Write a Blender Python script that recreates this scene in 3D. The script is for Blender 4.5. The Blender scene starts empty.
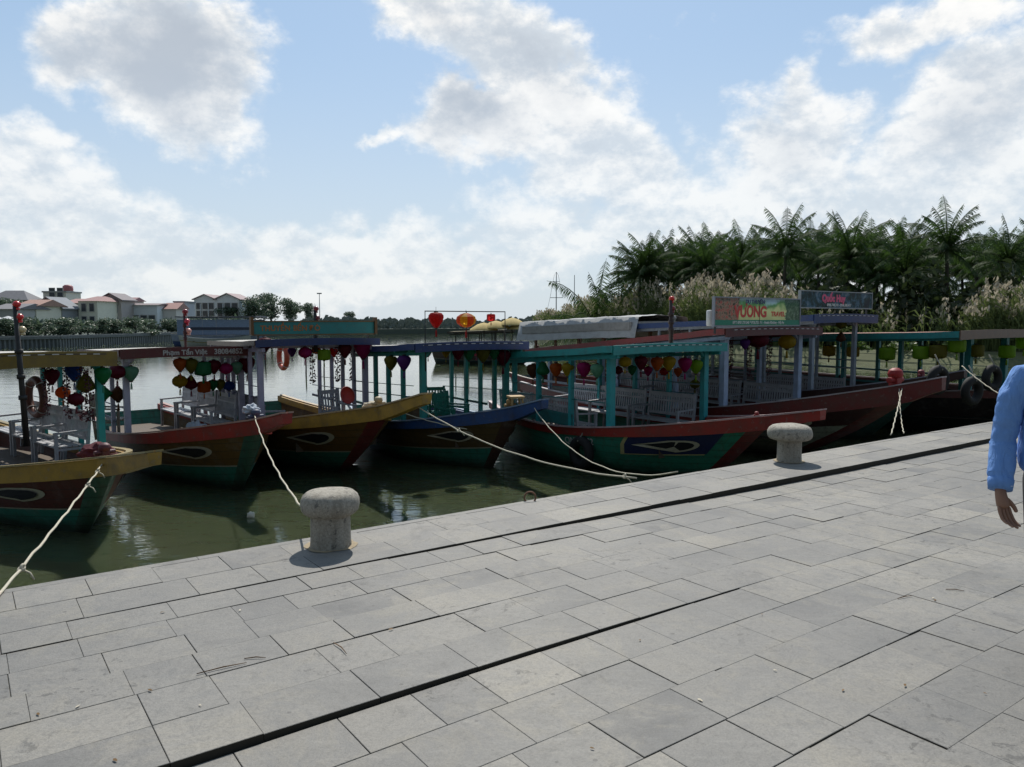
import bpy, bmesh, math, random
from mathutils import Vector, Matrix
random.seed(7)
R = math.radians
sc = bpy.context.scene
COL = sc.collection
WZ = -1.05                      # river level below the quay top

# ------------------------------------------------------------------ camera
F, H, PY = 770.0, 1.6, 321.0
TH = math.atan((383.5 - PY) / F)
cam = bpy.data.cameras.new('camera'); camo = bpy.data.objects.new('camera', cam); COL.objects.link(camo)
cam.sensor_width = 36; cam.lens = F / 1024 * 36; cam.clip_end = 5000; cam.clip_start = 0.05
camo.location = (0, 0, H); camo.rotation_euler = (R(90) - TH, 0, 0)
sc.camera = camo
cT, sT = math.cos(TH), math.sin(TH)
def ray(px, py):
    x = (px - 512) / F; v = -(py - 383.5) / F
    return Vector((x, cT + v * sT, -sT + v * cT))
def at(px, py, Y):              # world point at forward distance Y
    r = ray(px, py); t = Y / r.y
    return Vector((r.x * t, Y, H + r.z * t))
def ground(px, py, z=0.0):
    r = ray(px, py); t = (z - H) / r.z
    return Vector((r.x * t, r.y * t, z))

# ------------------------------------------------------------------ node helpers
def nmat(name):
    m = bpy.data.materials.new(name); m.use_nodes = True
    nt = m.node_tree; nt.nodes.clear()
    out = nt.nodes.new('ShaderNodeOutputMaterial')
    b = nt.nodes.new('ShaderNodeBsdfPrincipled'); nt.links.new(b.outputs[0], out.inputs[0])
    return m, nt, b, out
def coord(nt, kind='Object', scale=None):
    tc = nt.nodes.new('ShaderNodeTexCoord')
    if scale is None: return tc.outputs[kind]
    mp = nt.nodes.new('ShaderNodeMapping'); mp.inputs['Scale'].default_value = scale
    nt.links.new(tc.outputs[kind], mp.inputs[0]); return mp.outputs[0]
def noise(nt, vec, scale, detail=4, rough=.6, dist=0):
    n = nt.nodes.new('ShaderNodeTexNoise'); n.inputs['Scale'].default_value = scale
    n.inputs['Detail'].default_value = detail; n.inputs['Roughness'].default_value = rough
    n.inputs['Distortion'].default_value = dist
    if vec is not None: nt.links.new(vec, n.inputs['Vector'])
    return n.outputs['Fac']
def ramp(nt, fac, stops):
    r = nt.nodes.new('ShaderNodeValToRGB'); e = r.color_ramp.elements
    while len(e) < len(stops): e.new(.5)
    for k, (p, c) in enumerate(stops):
        e[k].position = p; e[k].color = c if len(c) == 4 else (*c, 1)
    nt.links.new(fac, r.inputs[0]); return r.outputs[0]
def mixc(nt, fac, a, b, mode='MIX'):
    m = nt.nodes.new('ShaderNodeMix'); m.data_type = 'RGBA'; m.blend_type = mode
    for sock, v in ((m.inputs[0], fac), (m.inputs[6], a), (m.inputs[7], b)):
        if isinstance(v, (int, float)): sock.default_value = v
        elif isinstance(v, (tuple, list)): sock.default_value = v if len(v) == 4 else (*v, 1)
        else: nt.links.new(v, sock)
    return m.outputs[2]
def math_(nt, op, a, b=None, c=None, clamp=False):
    m = nt.nodes.new('ShaderNodeMath'); m.operation = op; m.use_clamp = clamp
    for k, v in enumerate((a, b, c)):
        if v is None: continue
        if isinstance(v, (int, float)): m.inputs[k].default_value = v
        else: nt.links.new(v, m.inputs[k])
    return m.outputs[0]
def bump(nt, b, h, strength=.3, dist=.02):
    n = nt.nodes.new('ShaderNodeBump'); n.inputs['Strength'].default_value = strength
    n.inputs['Distance'].default_value = dist
    nt.links.new(h, n.inputs['Height']); nt.links.new(n.outputs[0], b.inputs['Normal'])

_MC = {}
def paint(col, rough=.55, wear=.35, dirt=(.05, .045, .035), sc_=6.0, grain=True):
    key = (col, rough, wear, dirt, sc_)
    if key in _MC: return _MC[key]
    m, nt, b, o = nmat('weathered_paint')
    v = coord(nt)
    n1 = noise(nt, v, sc_, 6, .7); n2 = noise(nt, coord(nt, 'Object', (2, 2, 14)), sc_ * 1.5, 4, .6)
    f = ramp(nt, n1, [(.42, (0, 0, 0)), (.72, (1, 1, 1))])
    f = math_(nt, 'MULTIPLY', f, wear)
    c1 = mixc(nt, math_(nt, 'MULTIPLY', n2, .35), col, tuple(x * .55 for x in col))
    f2 = ramp(nt, noise(nt, v, sc_ * 4, 3, .6), [(.62, (0, 0, 0)), (.68, (1, 1, 1))])
    c2 = mixc(nt, math_(nt, 'MULTIPLY', f2, wear * .9), c1, tuple(min(.6, x * .6 + .12) for x in col))
    nt.links.new(mixc(nt, f, c2, dirt), b.inputs['Base Color'])
    b.inputs['Roughness'].default_value = rough
    if grain: bump(nt, b, n2, .25, .01)
    _MC[key] = m; return m
def plain(name, col, rough=.6, metal=0, scale=20, amp=.3):
    key = (name, col, rough)
    if key in _MC: return _MC[key]
    m, nt, b, o = nmat(name)
    n = noise(nt, coord(nt), scale, 4, .6)
    nt.links.new(mixc(nt, n, tuple(x * (1 - amp) for x in col), tuple(min(1, x * (1 + amp)) for x in col)), b.inputs['Base Color'])
    b.inputs['Roughness'].default_value = rough; b.inputs['Metallic'].default_value = metal
    _MC[key] = m; return m
def silk(col):
    key = ('silk', col)
    if key in _MC: return _MC[key]
    col = tuple(x * .85 for x in col); m, nt, b, o = nmat('lantern_silk')
    n = noise(nt, coord(nt), 9, 3, .6)
    c = mixc(nt, n, tuple(x * .7 for x in col), tuple(min(1, x * 1.2) for x in col))
    nt.links.new(c, b.inputs['Base Color']); b.inputs['Roughness'].default_value = .6
    t = nt.nodes.new('ShaderNodeBsdfTranslucent'); nt.links.new(c, t.inputs[0])
    mx = nt.nodes.new('ShaderNodeMixShader'); mx.inputs[0].default_value = .68
    nt.links.new(b.outputs[0], mx.inputs[1]); nt.links.new(t.outputs[0], mx.inputs[2]); nt.links.new(mx.outputs[0], o.inputs[0])
    _MC[key] = m; return m
def leafmat(name, c1, c2, trans=.35, gloss=.5):
    key = ('leaf', name)
    if key in _MC: return _MC[key]
    m, nt, b, o = nmat(name)
    g = nt.nodes.new('ShaderNodeNewGeometry')
    n = noise(nt, coord(nt), .7, 2, .5)
    f = math_(nt, 'ADD', math_(nt, 'MULTIPLY', g.outputs['Random Per Island'], .6), math_(nt, 'MULTIPLY', n, .5), clamp=True)
    c = mixc(nt, f, c1, c2)
    nt.links.new(c, b.inputs['Base Color']); b.inputs['Roughness'].default_value = gloss
    t = nt.nodes.new('ShaderNodeBsdfTranslucent'); nt.links.new(c, t.inputs[0])
    mx = nt.nodes.new('ShaderNodeMixShader'); mx.inputs[0].default_value = trans
    nt.links.new(b.outputs[0], mx.inputs[1]); nt.links.new(t.outputs[0], mx.inputs[2]); nt.links.new(mx.outputs[0], o.inputs[0])
    _MC[key] = m; return m

# ------------------------------------------------------------------ object helpers
def empty(name, loc, rz=0):
    o = bpy.data.objects.new(name, None); o.location = loc; o.rotation_euler = (0, 0, rz)
    o.empty_display_size = .1; COL.objects.link(o); return o
def tag(o, label=None, cat=None, group=None, kind=None):
    if label: o['label'] = label
    if cat: o['category'] = cat
    if group: o['group'] = group
    if kind: o['kind'] = kind
    return o
class MB:
    """collects shapes into one mesh"""
    def __init__(s): s.v = []; s.f = []; s.mi = []; s.cur = 0; s.sm = []; s.smooth = False
    def add(s, vs, fs):
        o = len(s.v); s.v += [tuple(v) for v in vs]
        for f in fs: s.f.append([i + o for i in f]); s.mi.append(s.cur); s.sm.append(s.smooth)
        return s
    def box(s, x0, x1, y0, y1, z0, z1, M=None):
        vs = [Vector((x, y, z)) for x in (x0, x1) for y in (y0, y1) for z in (z0, z1)]
        if M is not None: vs = [M @ v for v in vs]
        return s.add(vs, [(0, 1, 3, 2), (4, 6, 7, 5), (0, 4, 5, 1), (2, 3, 7, 6), (0, 2, 6, 4), (1, 5, 7, 3)])
    def bar(s, a, b, w, d=None, up=(0, 0, 1)):
        a, b = Vector(a), Vector(b); d = d or w; t = b - a; L = t.length; t.normalize(); up = Vector(up)
        if abs(t.dot(up)) > .95: up = Vector((1, 0, 0))
        x = t.cross(up).normalized(); y = x.cross(t).normalized()
        vs = [p + x * i * w / 2 + y * j * d / 2 for p in (a, b) for i, j in ((-1, -1), (1, -1), (1, 1), (-1, 1))]
        return s.add(vs, [(3, 2, 1, 0), (4, 5, 6, 7), (0, 1, 5, 4), (1, 2, 6, 5), (2, 3, 7, 6), (3, 0, 4, 7)])
    def tube(s, pts, r, n=8, caps=True):
        pts = [Vector(p) for p in pts]; N = len(pts)
        rs = r if isinstance(r, (list, tuple)) else [r] * N
        ref = Vector((0, 0, 1)); vs = []; old = s.smooth; s.smooth = True
        for i, p in enumerate(pts):
            t = (pts[min(i + 1, N - 1)] - pts[max(i - 1, 0)]).normalized()
            u = ref if abs(t.dot(ref)) < .9 else Vector((1, 0, 0))
            x = t.cross(u).normalized(); y = x.cross(t)
            for k in range(n):
                a = 2 * math.pi * k / n; vs.append(p + (x * math.cos(a) + y * math.sin(a)) * rs[i])
        fs = [(i * n + k, i * n + (k + 1) % n, (i + 1) * n + (k + 1) % n, (i + 1) * n + k) for i in range(N - 1) for k in range(n)]
        if caps: fs += [tuple(range(n))[::-1], tuple((N - 1) * n + k for k in range(n))]
        s.add(vs, fs); s.smooth = old; return s
    def lathe(s, prof, n=16, c=(0, 0, 0), lobes=0, amp=0):
        vs = []; old = s.smooth; s.smooth = True
        for (r, z) in prof:
            for k in range(n):
                a = 2 * math.pi * k / n; rr = r * (1 + (amp * abs(math.cos(a * lobes / 2)) if lobes else 0))
                vs.append((c[0] + rr * math.cos(a), c[1] + rr * math.sin(a), c[2] + z))
        fs = [(i * n + k, i * n + (k + 1) % n, (i + 1) * n + (k + 1) % n, (i + 1) * n + k) for i in range(len(prof) - 1) for k in range(n)]
        s.add(vs, fs); s.smooth = old; return s
    def torus(s, c, R_, r, M=None, n=24, m=10):
        vs = []; old = s.smooth; s.smooth = True
        for i in range(n):
            a = 2 * math.pi * i / n
            for j in range(m):
                b = 2 * math.pi * j / m
                v = Vector(((R_ + r * math.cos(b)) * math.cos(a), (R_ + r * math.cos(b)) * math.sin(a), r * math.sin(b)))
                if M is not None: v = M @ v
                vs.append(v + Vector(c))
        fs = [(i * m + j, ((i + 1) % n) * m + j, ((i + 1) % n) * m + (j + 1) % m, i * m + (j + 1) % m) for i in range(n) for j in range(m)]
        s.add(vs, fs); s.smooth = old; return s
    def mesh(s, name, mats):
        me = bpy.data.meshes.new(name); me.from_pydata(s.v, [], s.f)
        for m in (mats if isinstance(mats, (list, tuple)) else [mats]): me.materials.append(m)
        me.polygons.foreach_set('material_index', s.mi); me.polygons.foreach_set('use_smooth', s.sm)
        me.update(); return me
    def build(s, name, mats, parent=None, loc=None):
        o = bpy.data.objects.new(name, s.mesh(name, mats)); COL.objects.link(o)
        if parent: o.parent = parent
        if loc is not None: o.location = loc
        return o
def link_mesh(name, me, parent=None, loc=(0, 0, 0), rot=(0, 0, 0), sc3=(1, 1, 1)):
    o = bpy.data.objects.new(name, me); COL.objects.link(o); o.parent = parent
    o.location = loc; o.rotation_euler = rot; o.scale = sc3; return o
def bevel(o, w=.01, seg=2):
    b = o.modifiers.new('bevel', 'BEVEL'); b.width = w; b.segments = seg; b.limit_method = 'ANGLE'; return o
_TX = {}
def text_mesh(body, size, bold=.0):
    cu = bpy.data.curves.new('t', 'FONT'); cu.body = body; cu.size = size; cu.align_x = 'CENTER'; cu.align_y = 'CENTER'
    cu.offset = bold; cu.extrude = .002
    o = bpy.data.objects.new('t', cu); COL.objects.link(o)
    bpy.context.view_layer.update()
    me = bpy.data.meshes.new_from_object(o.evaluated_get(bpy.context.evaluated_depsgraph_get()))
    bpy.data.objects.remove(o); return me
def text(name, body, size, mat, parent, M, bold=0, sx=1):
    me = text_mesh(body, size, bold); me.materials.clear(); me.materials.append(mat)
    o = bpy.data.objects.new(name, me); COL.objects.link(o); o.parent = parent
    o.matrix_local = M @ Matrix.Diagonal((sx, 1, 1, 1)); return o

# ------------------------------------------------------------------ world: sky with clouds
SUN_EL, SUN_AZ = R(50), R(1)     # the sun stands ahead of the camera
def build_world():
    w = bpy.data.worlds.new('World'); sc.world = w; w.use_nodes = True
    nt = w.node_tree; nt.nodes.clear()
    out = nt.nodes.new('ShaderNodeOutputWorld'); bg = nt.nodes.new('ShaderNodeBackground')
    nt.links.new(bg.outputs[0], out.inputs[0])
    sky = nt.nodes.new('ShaderNodeTexSky'); sky.sky_type = 'NISHITA'; sky.sun_disc = False
    sky.sun_elevation = SUN_EL; sky.sun_rotation = SUN_AZ; sky.air_density = 1.0; sky.dust_density = .6; sky.ozone_density = 1.5
    tc = nt.nodes.new('ShaderNodeTexCoord'); D = tc.outputs['Generated']
    sp = nt.nodes.new('ShaderNodeSeparateXYZ'); nt.links.new(D, sp.inputs[0]); X, Y, Z = sp.outputs
    az0 = math_(nt, 'ARCTAN2', X, Y); el0 = math_(nt, 'ARCSINE', Z)
    def wcol(sc_, det):
        n = nt.nodes.new('ShaderNodeTexNoise'); n.inputs['Scale'].default_value = sc_; n.inputs['Detail'].default_value = det; n.inputs['Roughness'].default_value = .55
        nt.links.new(D, n.inputs['Vector']); q = nt.nodes.new('ShaderNodeSeparateXYZ'); nt.links.new(n.outputs['Color'], q.inputs[0]); return q.outputs
    wa = wcol(3.5, 3); wb = wcol(13, 5)
    def warp(base, k): return math_(nt, 'ADD', base, math_(nt, 'ADD', math_(nt, 'MULTIPLY', math_(nt, 'SUBTRACT', wa[k], .5), .17), math_(nt, 'MULTIPLY', math_(nt, 'SUBTRACT', wb[k], .5), .11)))
    az = warp(az0, 0); el = warp(el0, 1)
    def nz(s, d, r, off=0, dist=0):
        mp = nt.nodes.new('ShaderNodeMapping'); mp.inputs['Scale'].default_value = (1, 1, 1.5); mp.inputs['Location'].default_value = (off, off * .7, off * .3)
        nt.links.new(D, mp.inputs[0]); return noise(nt, mp.outputs[0], s, d, r, dist)
    n1 = nz(5.5, 10, .60, 3.1, .15); n2 = nz(16, 8, .62, 1.7); n3 = nz(1.6, 4, .5, 8.2)
    mpu = nt.nodes.new('ShaderNodeMapping'); mpu.inputs['Scale'].default_value = (1, 1, 1.5); mpu.inputs['Location'].default_value = (3.1, 2.17, .93 + .045)
    nt.links.new(D, mpu.inputs[0]); n1u = noise(nt, mpu.outputs[0], 5.5, 10, .60, .15)
    mpv = nt.nodes.new('ShaderNodeMapping'); mpv.inputs['Scale'].default_value = (1, 1, 1.5); mpv.inputs['Location'].default_value = (1.7, 1.19, .51 + .016)
    nt.links.new(D, mpv.inputs[0]); n2u = noise(nt, mpv.outputs[0], 16, 8, .62)
    # (px, py, rx, ry, rot deg, weight, grey)
    blobs = [(158, 68, 112, 68, 0, 1.15, 1.25), (215, 112, 72, 34, 15, .75, .3), (40, 215, 150, 62, 25, .95, .25), (150, 258, 230, 52, 5, .95, .15),
             (330, 235, 210, 38, 3, .62, .1), (440, 25, 120, 55, 28, .85, .55), (530, 95, 150, 62, 32, .95, .55), (470, 132, 88, 50, 5, .9, .95),
             (610, 175, 115, 60, 25, .95, .3), (800, 150, 105, 62, 8, .9, .55), (985, 120, 110, 72, -20, .98, .6), (880, 215, 260, 62, -4, .9, .2),
             (910, 32, 130, 42, -6, .66, .35), (372, 137, 42, 17, -5, .62, 0), (640, 235, 260, 52, 0, .72, .1), (400, 262, 300, 40, 2, .78, .12), (130, 300, 300, 40, 0, .7, .05), (700, 45, 70, 20, -20, .35, 0)]
    dens = None; grey = None
    for (px, py, rx, ry, rot, wt, gr) in blobs:
        r = ray(px, py).normalized(); a0 = math.atan2(r.x, r.y); e0 = math.asin(r.z)
        sx, sy = rx / F * math.cos(a0) ** 2 * 1.05, ry / F
        c_, s_ = math.cos(R(rot)), math.sin(R(rot))
        da = math_(nt, 'SUBTRACT', az, a0); de = math_(nt, 'SUBTRACT', e0, el)     # de positive downwards
        u = math_(nt, 'ADD', math_(nt, 'MULTIPLY', da, c_ / sx), math_(nt, 'MULTIPLY', de, s_ / sx))
        v = math_(nt, 'ADD', math_(nt, 'MULTIPLY', da, -s_ / sy), math_(nt, 'MULTIPLY', de, c_ / sy))
        q = math_(nt, 'SQRT', math_(nt, 'ADD', math_(nt, 'MULTIPLY', u, u), math_(nt, 'MULTIPLY', v, v)))
        b = math_(nt, 'MULTIPLY', math_(nt, 'SUBTRACT', 1.0, math_(nt, 'MULTIPLY', q, .75), clamp=False), wt)
        b = math_(nt, 'MAXIMUM', b, 0.0)
        dens = b if dens is None else math_(nt, 'MAXIMUM', dens, b)
        if gr:
            g = math_(nt, 'MULTIPLY', math_(nt, 'MAXIMUM', math_(nt, 'SUBTRACT', 1.0, q), 0.0), gr)
            grey = g if grey is None else math_(nt, 'MAXIMUM', grey, g)
    # scattered clouds for the rest of the sky
    front = math_(nt, 'GREATER_THAN', Y, .5)
    gen = math_(nt, 'MULTIPLY', math_(nt, 'MULTIPLY', math_(nt, 'SUBTRACT', n3, .35), 1.3), math_(nt, 'SUBTRACT', 1.0, front))
    dens = math_(nt, 'MAXIMUM', dens, gen)
    nn = math_(nt, 'ADD', math_(nt, 'MULTIPLY', math_(nt, 'SUBTRACT', n1, .5), .95), math_(nt, 'MULTIPLY', math_(nt, 'SUBTRACT', n2, .5), .55))
    d = math_(nt, 'ADD', dens, nn)
    mask = nt.nodes.new('ShaderNodeMapRange'); mask.interpolation_type = 'SMOOTHSTEP'
    nt.links.new(d, mask.inputs[0]); mask.inputs[1].default_value = .22; mask.inputs[2].default_value = .52
    # shading of the cloud
    rel = math_(nt, 'ADD', math_(nt, 'MULTIPLY', math_(nt, 'SUBTRACT', n1, n1u), 1.0), math_(nt, 'MULTIPLY', math_(nt, 'SUBTRACT', n2, n2u), .7))
    core = math_(nt, 'SUBTRACT', math_(nt, 'ADD', grey, math_(nt, 'MULTIPLY', nn, .38)), math_(nt, 'MULTIPLY', rel, 1.0))
    cr = nt.nodes.new('ShaderNodeMapRange'); cr.interpolation_type = 'SMOOTHSTEP'; nt.links.new(core, cr.inputs[0])
    cr.inputs[1].default_value = -.05; cr.inputs[2].default_value = .95
    puff = ramp(nt, math_(nt, 'ADD', math_(nt, 'MULTIPLY', rel, 2.6), .5), [(.2, (.76, .82, .88)), (.7, (1.08, 1.06, 1.03))])
    white = mixc(nt, 1.0, (1.0, 1.0, .99), puff, 'MULTIPLY')
    ccol = mixc(nt, cr.outputs[0], white, mixc(nt, n1, (.44, .50, .58), (.58, .62, .67)))
    sk = mixc(nt, 1.0, sky.outputs[0], (.105, .105, .105), 'MULTIPLY')
    sk = mixc(nt, .55, sk, (.44, .64, .87))                 # bright humid blue
    # horizon haze
    hz = nt.nodes.new('ShaderNodeMapRange'); hz.interpolation_type = 'SMOOTHSTEP'; nt.links.new(el, hz.inputs[0])
    nt.links.new(el0, hz.inputs[0]); hz.inputs[1].default_value = .38; hz.inputs[2].default_value = -.02
    base = mixc(nt, math_(nt, 'MULTIPLY', hz.outputs[0], .8), sk, (.66, .735, .79))
    mk = math_(nt, 'MULTIPLY', mask.outputs[0], math_(nt, 'SUBTRACT', .95, math_(nt, 'MULTIPLY', hz.outputs[0], .45)))
    col = mixc(nt, mk, base, ccol)
    nt.links.new(col, bg.inputs[0]); bg.inputs[1].default_value = 1.0
    # the sky away from the sun is darker: real directional falloff
    fall = nt.nodes.new('ShaderNodeMapRange'); nt.links.new(Y, fall.inputs[0])
    fall.inputs[1].default_value = -1; fall.inputs[2].default_value = .5; fall.inputs[3].default_value = .26; fall.inputs[4].default_value = 1.0
    nt.links.new(fall.outputs[0], bg.inputs[1])
build_world()
sun = bpy.data.lights.new('sun', 'SUN'); sun.energy = 4.5; sun.angle = R(.5); sun.color = (1, .95, .87)
suno = bpy.data.objects.new('sun', sun); COL.objects.link(suno)
suno.rotation_euler = Vector((-math.cos(SUN_EL) * math.sin(SUN_AZ), -math.cos(SUN_EL) * math.cos(SUN_AZ), -math.sin(SUN_EL))).to_track_quat('-Z', 'Y').to_euler()

# ------------------------------------------------------------------ river
def build_water():
    m, nt, b, o = nmat('river_water')
    v = coord(nt)
    n0 = noise(nt, v, .12, 3, .5)
    nt.links.new(mixc(nt, n0, (.046, .060, .030), (.075, .090, .050)), b.inputs['Base Color'])
    b.inputs['Roughness'].default_value = .05; b.inputs['IOR'].default_value = 1.75; b.inputs['Subsurface Weight'].default_value = 1.0; b.inputs['Subsurface Radius'].default_value = (1, 1, .6); b.inputs['Subsurface Scale'].default_value = .55
    cd = nt.nodes.new('ShaderNodeCameraData')
    g = nt.nodes.new('ShaderNodeNewGeometry'); sp = nt.nodes.new('ShaderNodeSeparateXYZ'); nt.links.new(g.outputs['Position'], sp.inputs[0])
    big = noise(nt, coord(nt, 'Object', (.55, 1.3, 1)), 1.1, 3, .55, .4)
    mid = noise(nt, coord(nt, 'Object', (.8, 1.6, 1)), 4.5, 3, .6, .3)
    h = math_(nt, 'ADD', big, math_(nt, 'MULTIPLY', mid, .22))
    # open river is choppier than the sheltered berth (a property of the place)
    mr = nt.nodes.new('ShaderNodeMapRange'); nt.links.new(sp.outputs[1], mr.inputs[0])
    mr.inputs[1].default_value = 14; mr.inputs[2].default_value = 30; mr.inputs[3].default_value = .26; mr.inputs[4].default_value = .085
    h = math_(nt, 'MULTIPLY', h, mr.outputs[0])
    bump(nt, b, h, .55, .16)
    MB().add([(-2500, -300, WZ), (2500, -300, WZ), (2500, 3500, WZ), (-2500, 3500, WZ)], [(0, 1, 2, 3)]).build('river', m)['kind'] = 'structure'
build_water()

# ------------------------------------------------------------------ quay: s runs along the edge, t towards the water
QA = R(35.8); QU = Vector((math.cos(QA), math.sin(QA), 0)); QN = Vector((-math.sin(QA), math.cos(QA), 0))
TE = 5.42
def Q(s, t, z=0): return QU * s + QN * t + Vector((0, 0, z))
def sm(x, a, b): x = max(0, min(1, (x - a) / (b - a))); return x * x * (3 - 2 * x)
def zB(s): return -.005 - .052 * sm(s, 1.5, 7.5)
def zA(s): return zB(s) - .036 * max(0, min(1, 1 - (s - .3) / 3.6))
def stone_mat():
    m, nt, b, o = nmat('grey_stone_slabs')
    g = nt.nodes.new('ShaderNodeNewGeometry'); v = coord(nt)
    n1 = noise(nt, v, 1.1, 5, .6); n2 = noise(nt, v, 9, 7, .72, .6); n3 = noise(nt, v, 95, 3, .6)
    c = ramp(nt, g.outputs['Random Per Island'], [(0, (.105, .106, .106)), (.2, (.172, .168, .158)), (.6, (.212, .204, .186)), (.85, (.240, .228, .203)), (1, (.30, .28, .24))])
    c = mixc(nt, ramp(nt, n1, [(.35, (0, 0, 0)), (.7, (1, 1, 1))]), c, (.255, .245, .225))
    c = mixc(nt, math_(nt, 'MULTIPLY', ramp(nt, n2, [(.32, (1, 1, 1)), (.52, (0, 0, 0))]), .55), c, (.115, .117, .115))
    c = mixc(nt, math_(nt, 'MULTIPLY', ramp(nt, noise(nt, v, 2.2, 9, .72, 1.2), [(.50, (0, 0, 0)), (.62, (1, 1, 1)), (.70, (.1, .1, .1))]), .45), c, (.30, .275, .22))
    c = mixc(nt, math_(nt, 'MULTIPLY', ramp(nt, noise(nt, coord(nt, 'Object', (1.2, 1, 1)), 1.7, 10, .78, .8), [(.56, (0, 0, 0)), (.66, (1, 1, 1))]), .5), c, (.085, .083, .078))
    c = mixc(nt, math_(nt, 'MULTIPLY', ramp(nt, noise(nt, v, 4.2, 8, .75), [(.6, (0, 0, 0)), (.68, (1, 1, 1))]), .35), c, (.11, .108, .10))
    c = mixc(nt, math_(nt, 'MULTIPLY', ramp(nt, noise(nt, coord(nt, 'Object', (1, 5, 1)), 3.1, 6, .7), [(.55, (0, 0, 0)), (.72, (1, 1, 1))]), .3), c, (.34, .33, .30))
    n4 = noise(nt, coord(nt, 'Object', (1, 1, 1)), 34, 5, .8)
    c = mixc(nt, math_(nt, 'MULTIPLY', ramp(nt, n4, [(.36, (1, 1, 1)), (.5, (0, 0, 0))]), .35), c, (.10, .098, .09))
    c = mixc(nt, math_(nt, 'MULTIPLY', ramp(nt, n3, [(.4, (1, 1, 1)), (.56, (0, 0, 0))]), .22), c, (.09, .09, .085))
    # dribbled dark spots in loose clusters, and a broad worn walking band
    cl = ramp(nt, noise(nt, coord(nt, 'Object', (1, 1.4, 1)), .8, 4, .6), [(.5, (0, 0, 0)), (.62, (1, 1, 1))])
    c = mixc(nt, math_(nt, 'MULTIPLY', math_(nt, 'MULTIPLY', cl, ramp(nt, noise(nt, v, 13, 5, .75, .4), [(.56, (0, 0, 0)), (.62, (1, 1, 1))])), .7), c, (.055, .053, .048))
    c = mixc(nt, math_(nt, 'MULTIPLY', ramp(nt, noise(nt, v, .45, 3, .5), [(.4, (1, 1, 1)), (.6, (0, 0, 0))]), .35), c, (.11, .112, .115))
    spots = nt.nodes.new('ShaderNodeTexVoronoi'); spots.inputs['Scale'].default_value = 6; nt.links.new(v, spots.inputs['Vector'])
    c = mixc(nt, math_(nt, 'MULTIPLY', math_(nt, 'LESS_THAN', spots.outputs['Distance'], .06), .5), c, (.06, .058, .055))
    nt.links.new(mixc(nt, 1.0, c, (1.06, 1.05, 1.03), 'MULTIPLY'), b.inputs['Base Color'])
    nt.links.new(math_(nt, 'ADD', math_(nt, 'MULTIPLY', n2, .35), .48), b.inputs['Roughness']); b.inputs['Specular IOR Level'].default_value = .35
    bump(nt, b, math_(nt, 'ADD', n2, math_(nt, 'ADD', math_(nt, 'MULTIPLY', n3, .5), math_(nt, 'MULTIPLY', n4, .7))), .5, .006)
    return m
STONE = stone_mat()
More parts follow.
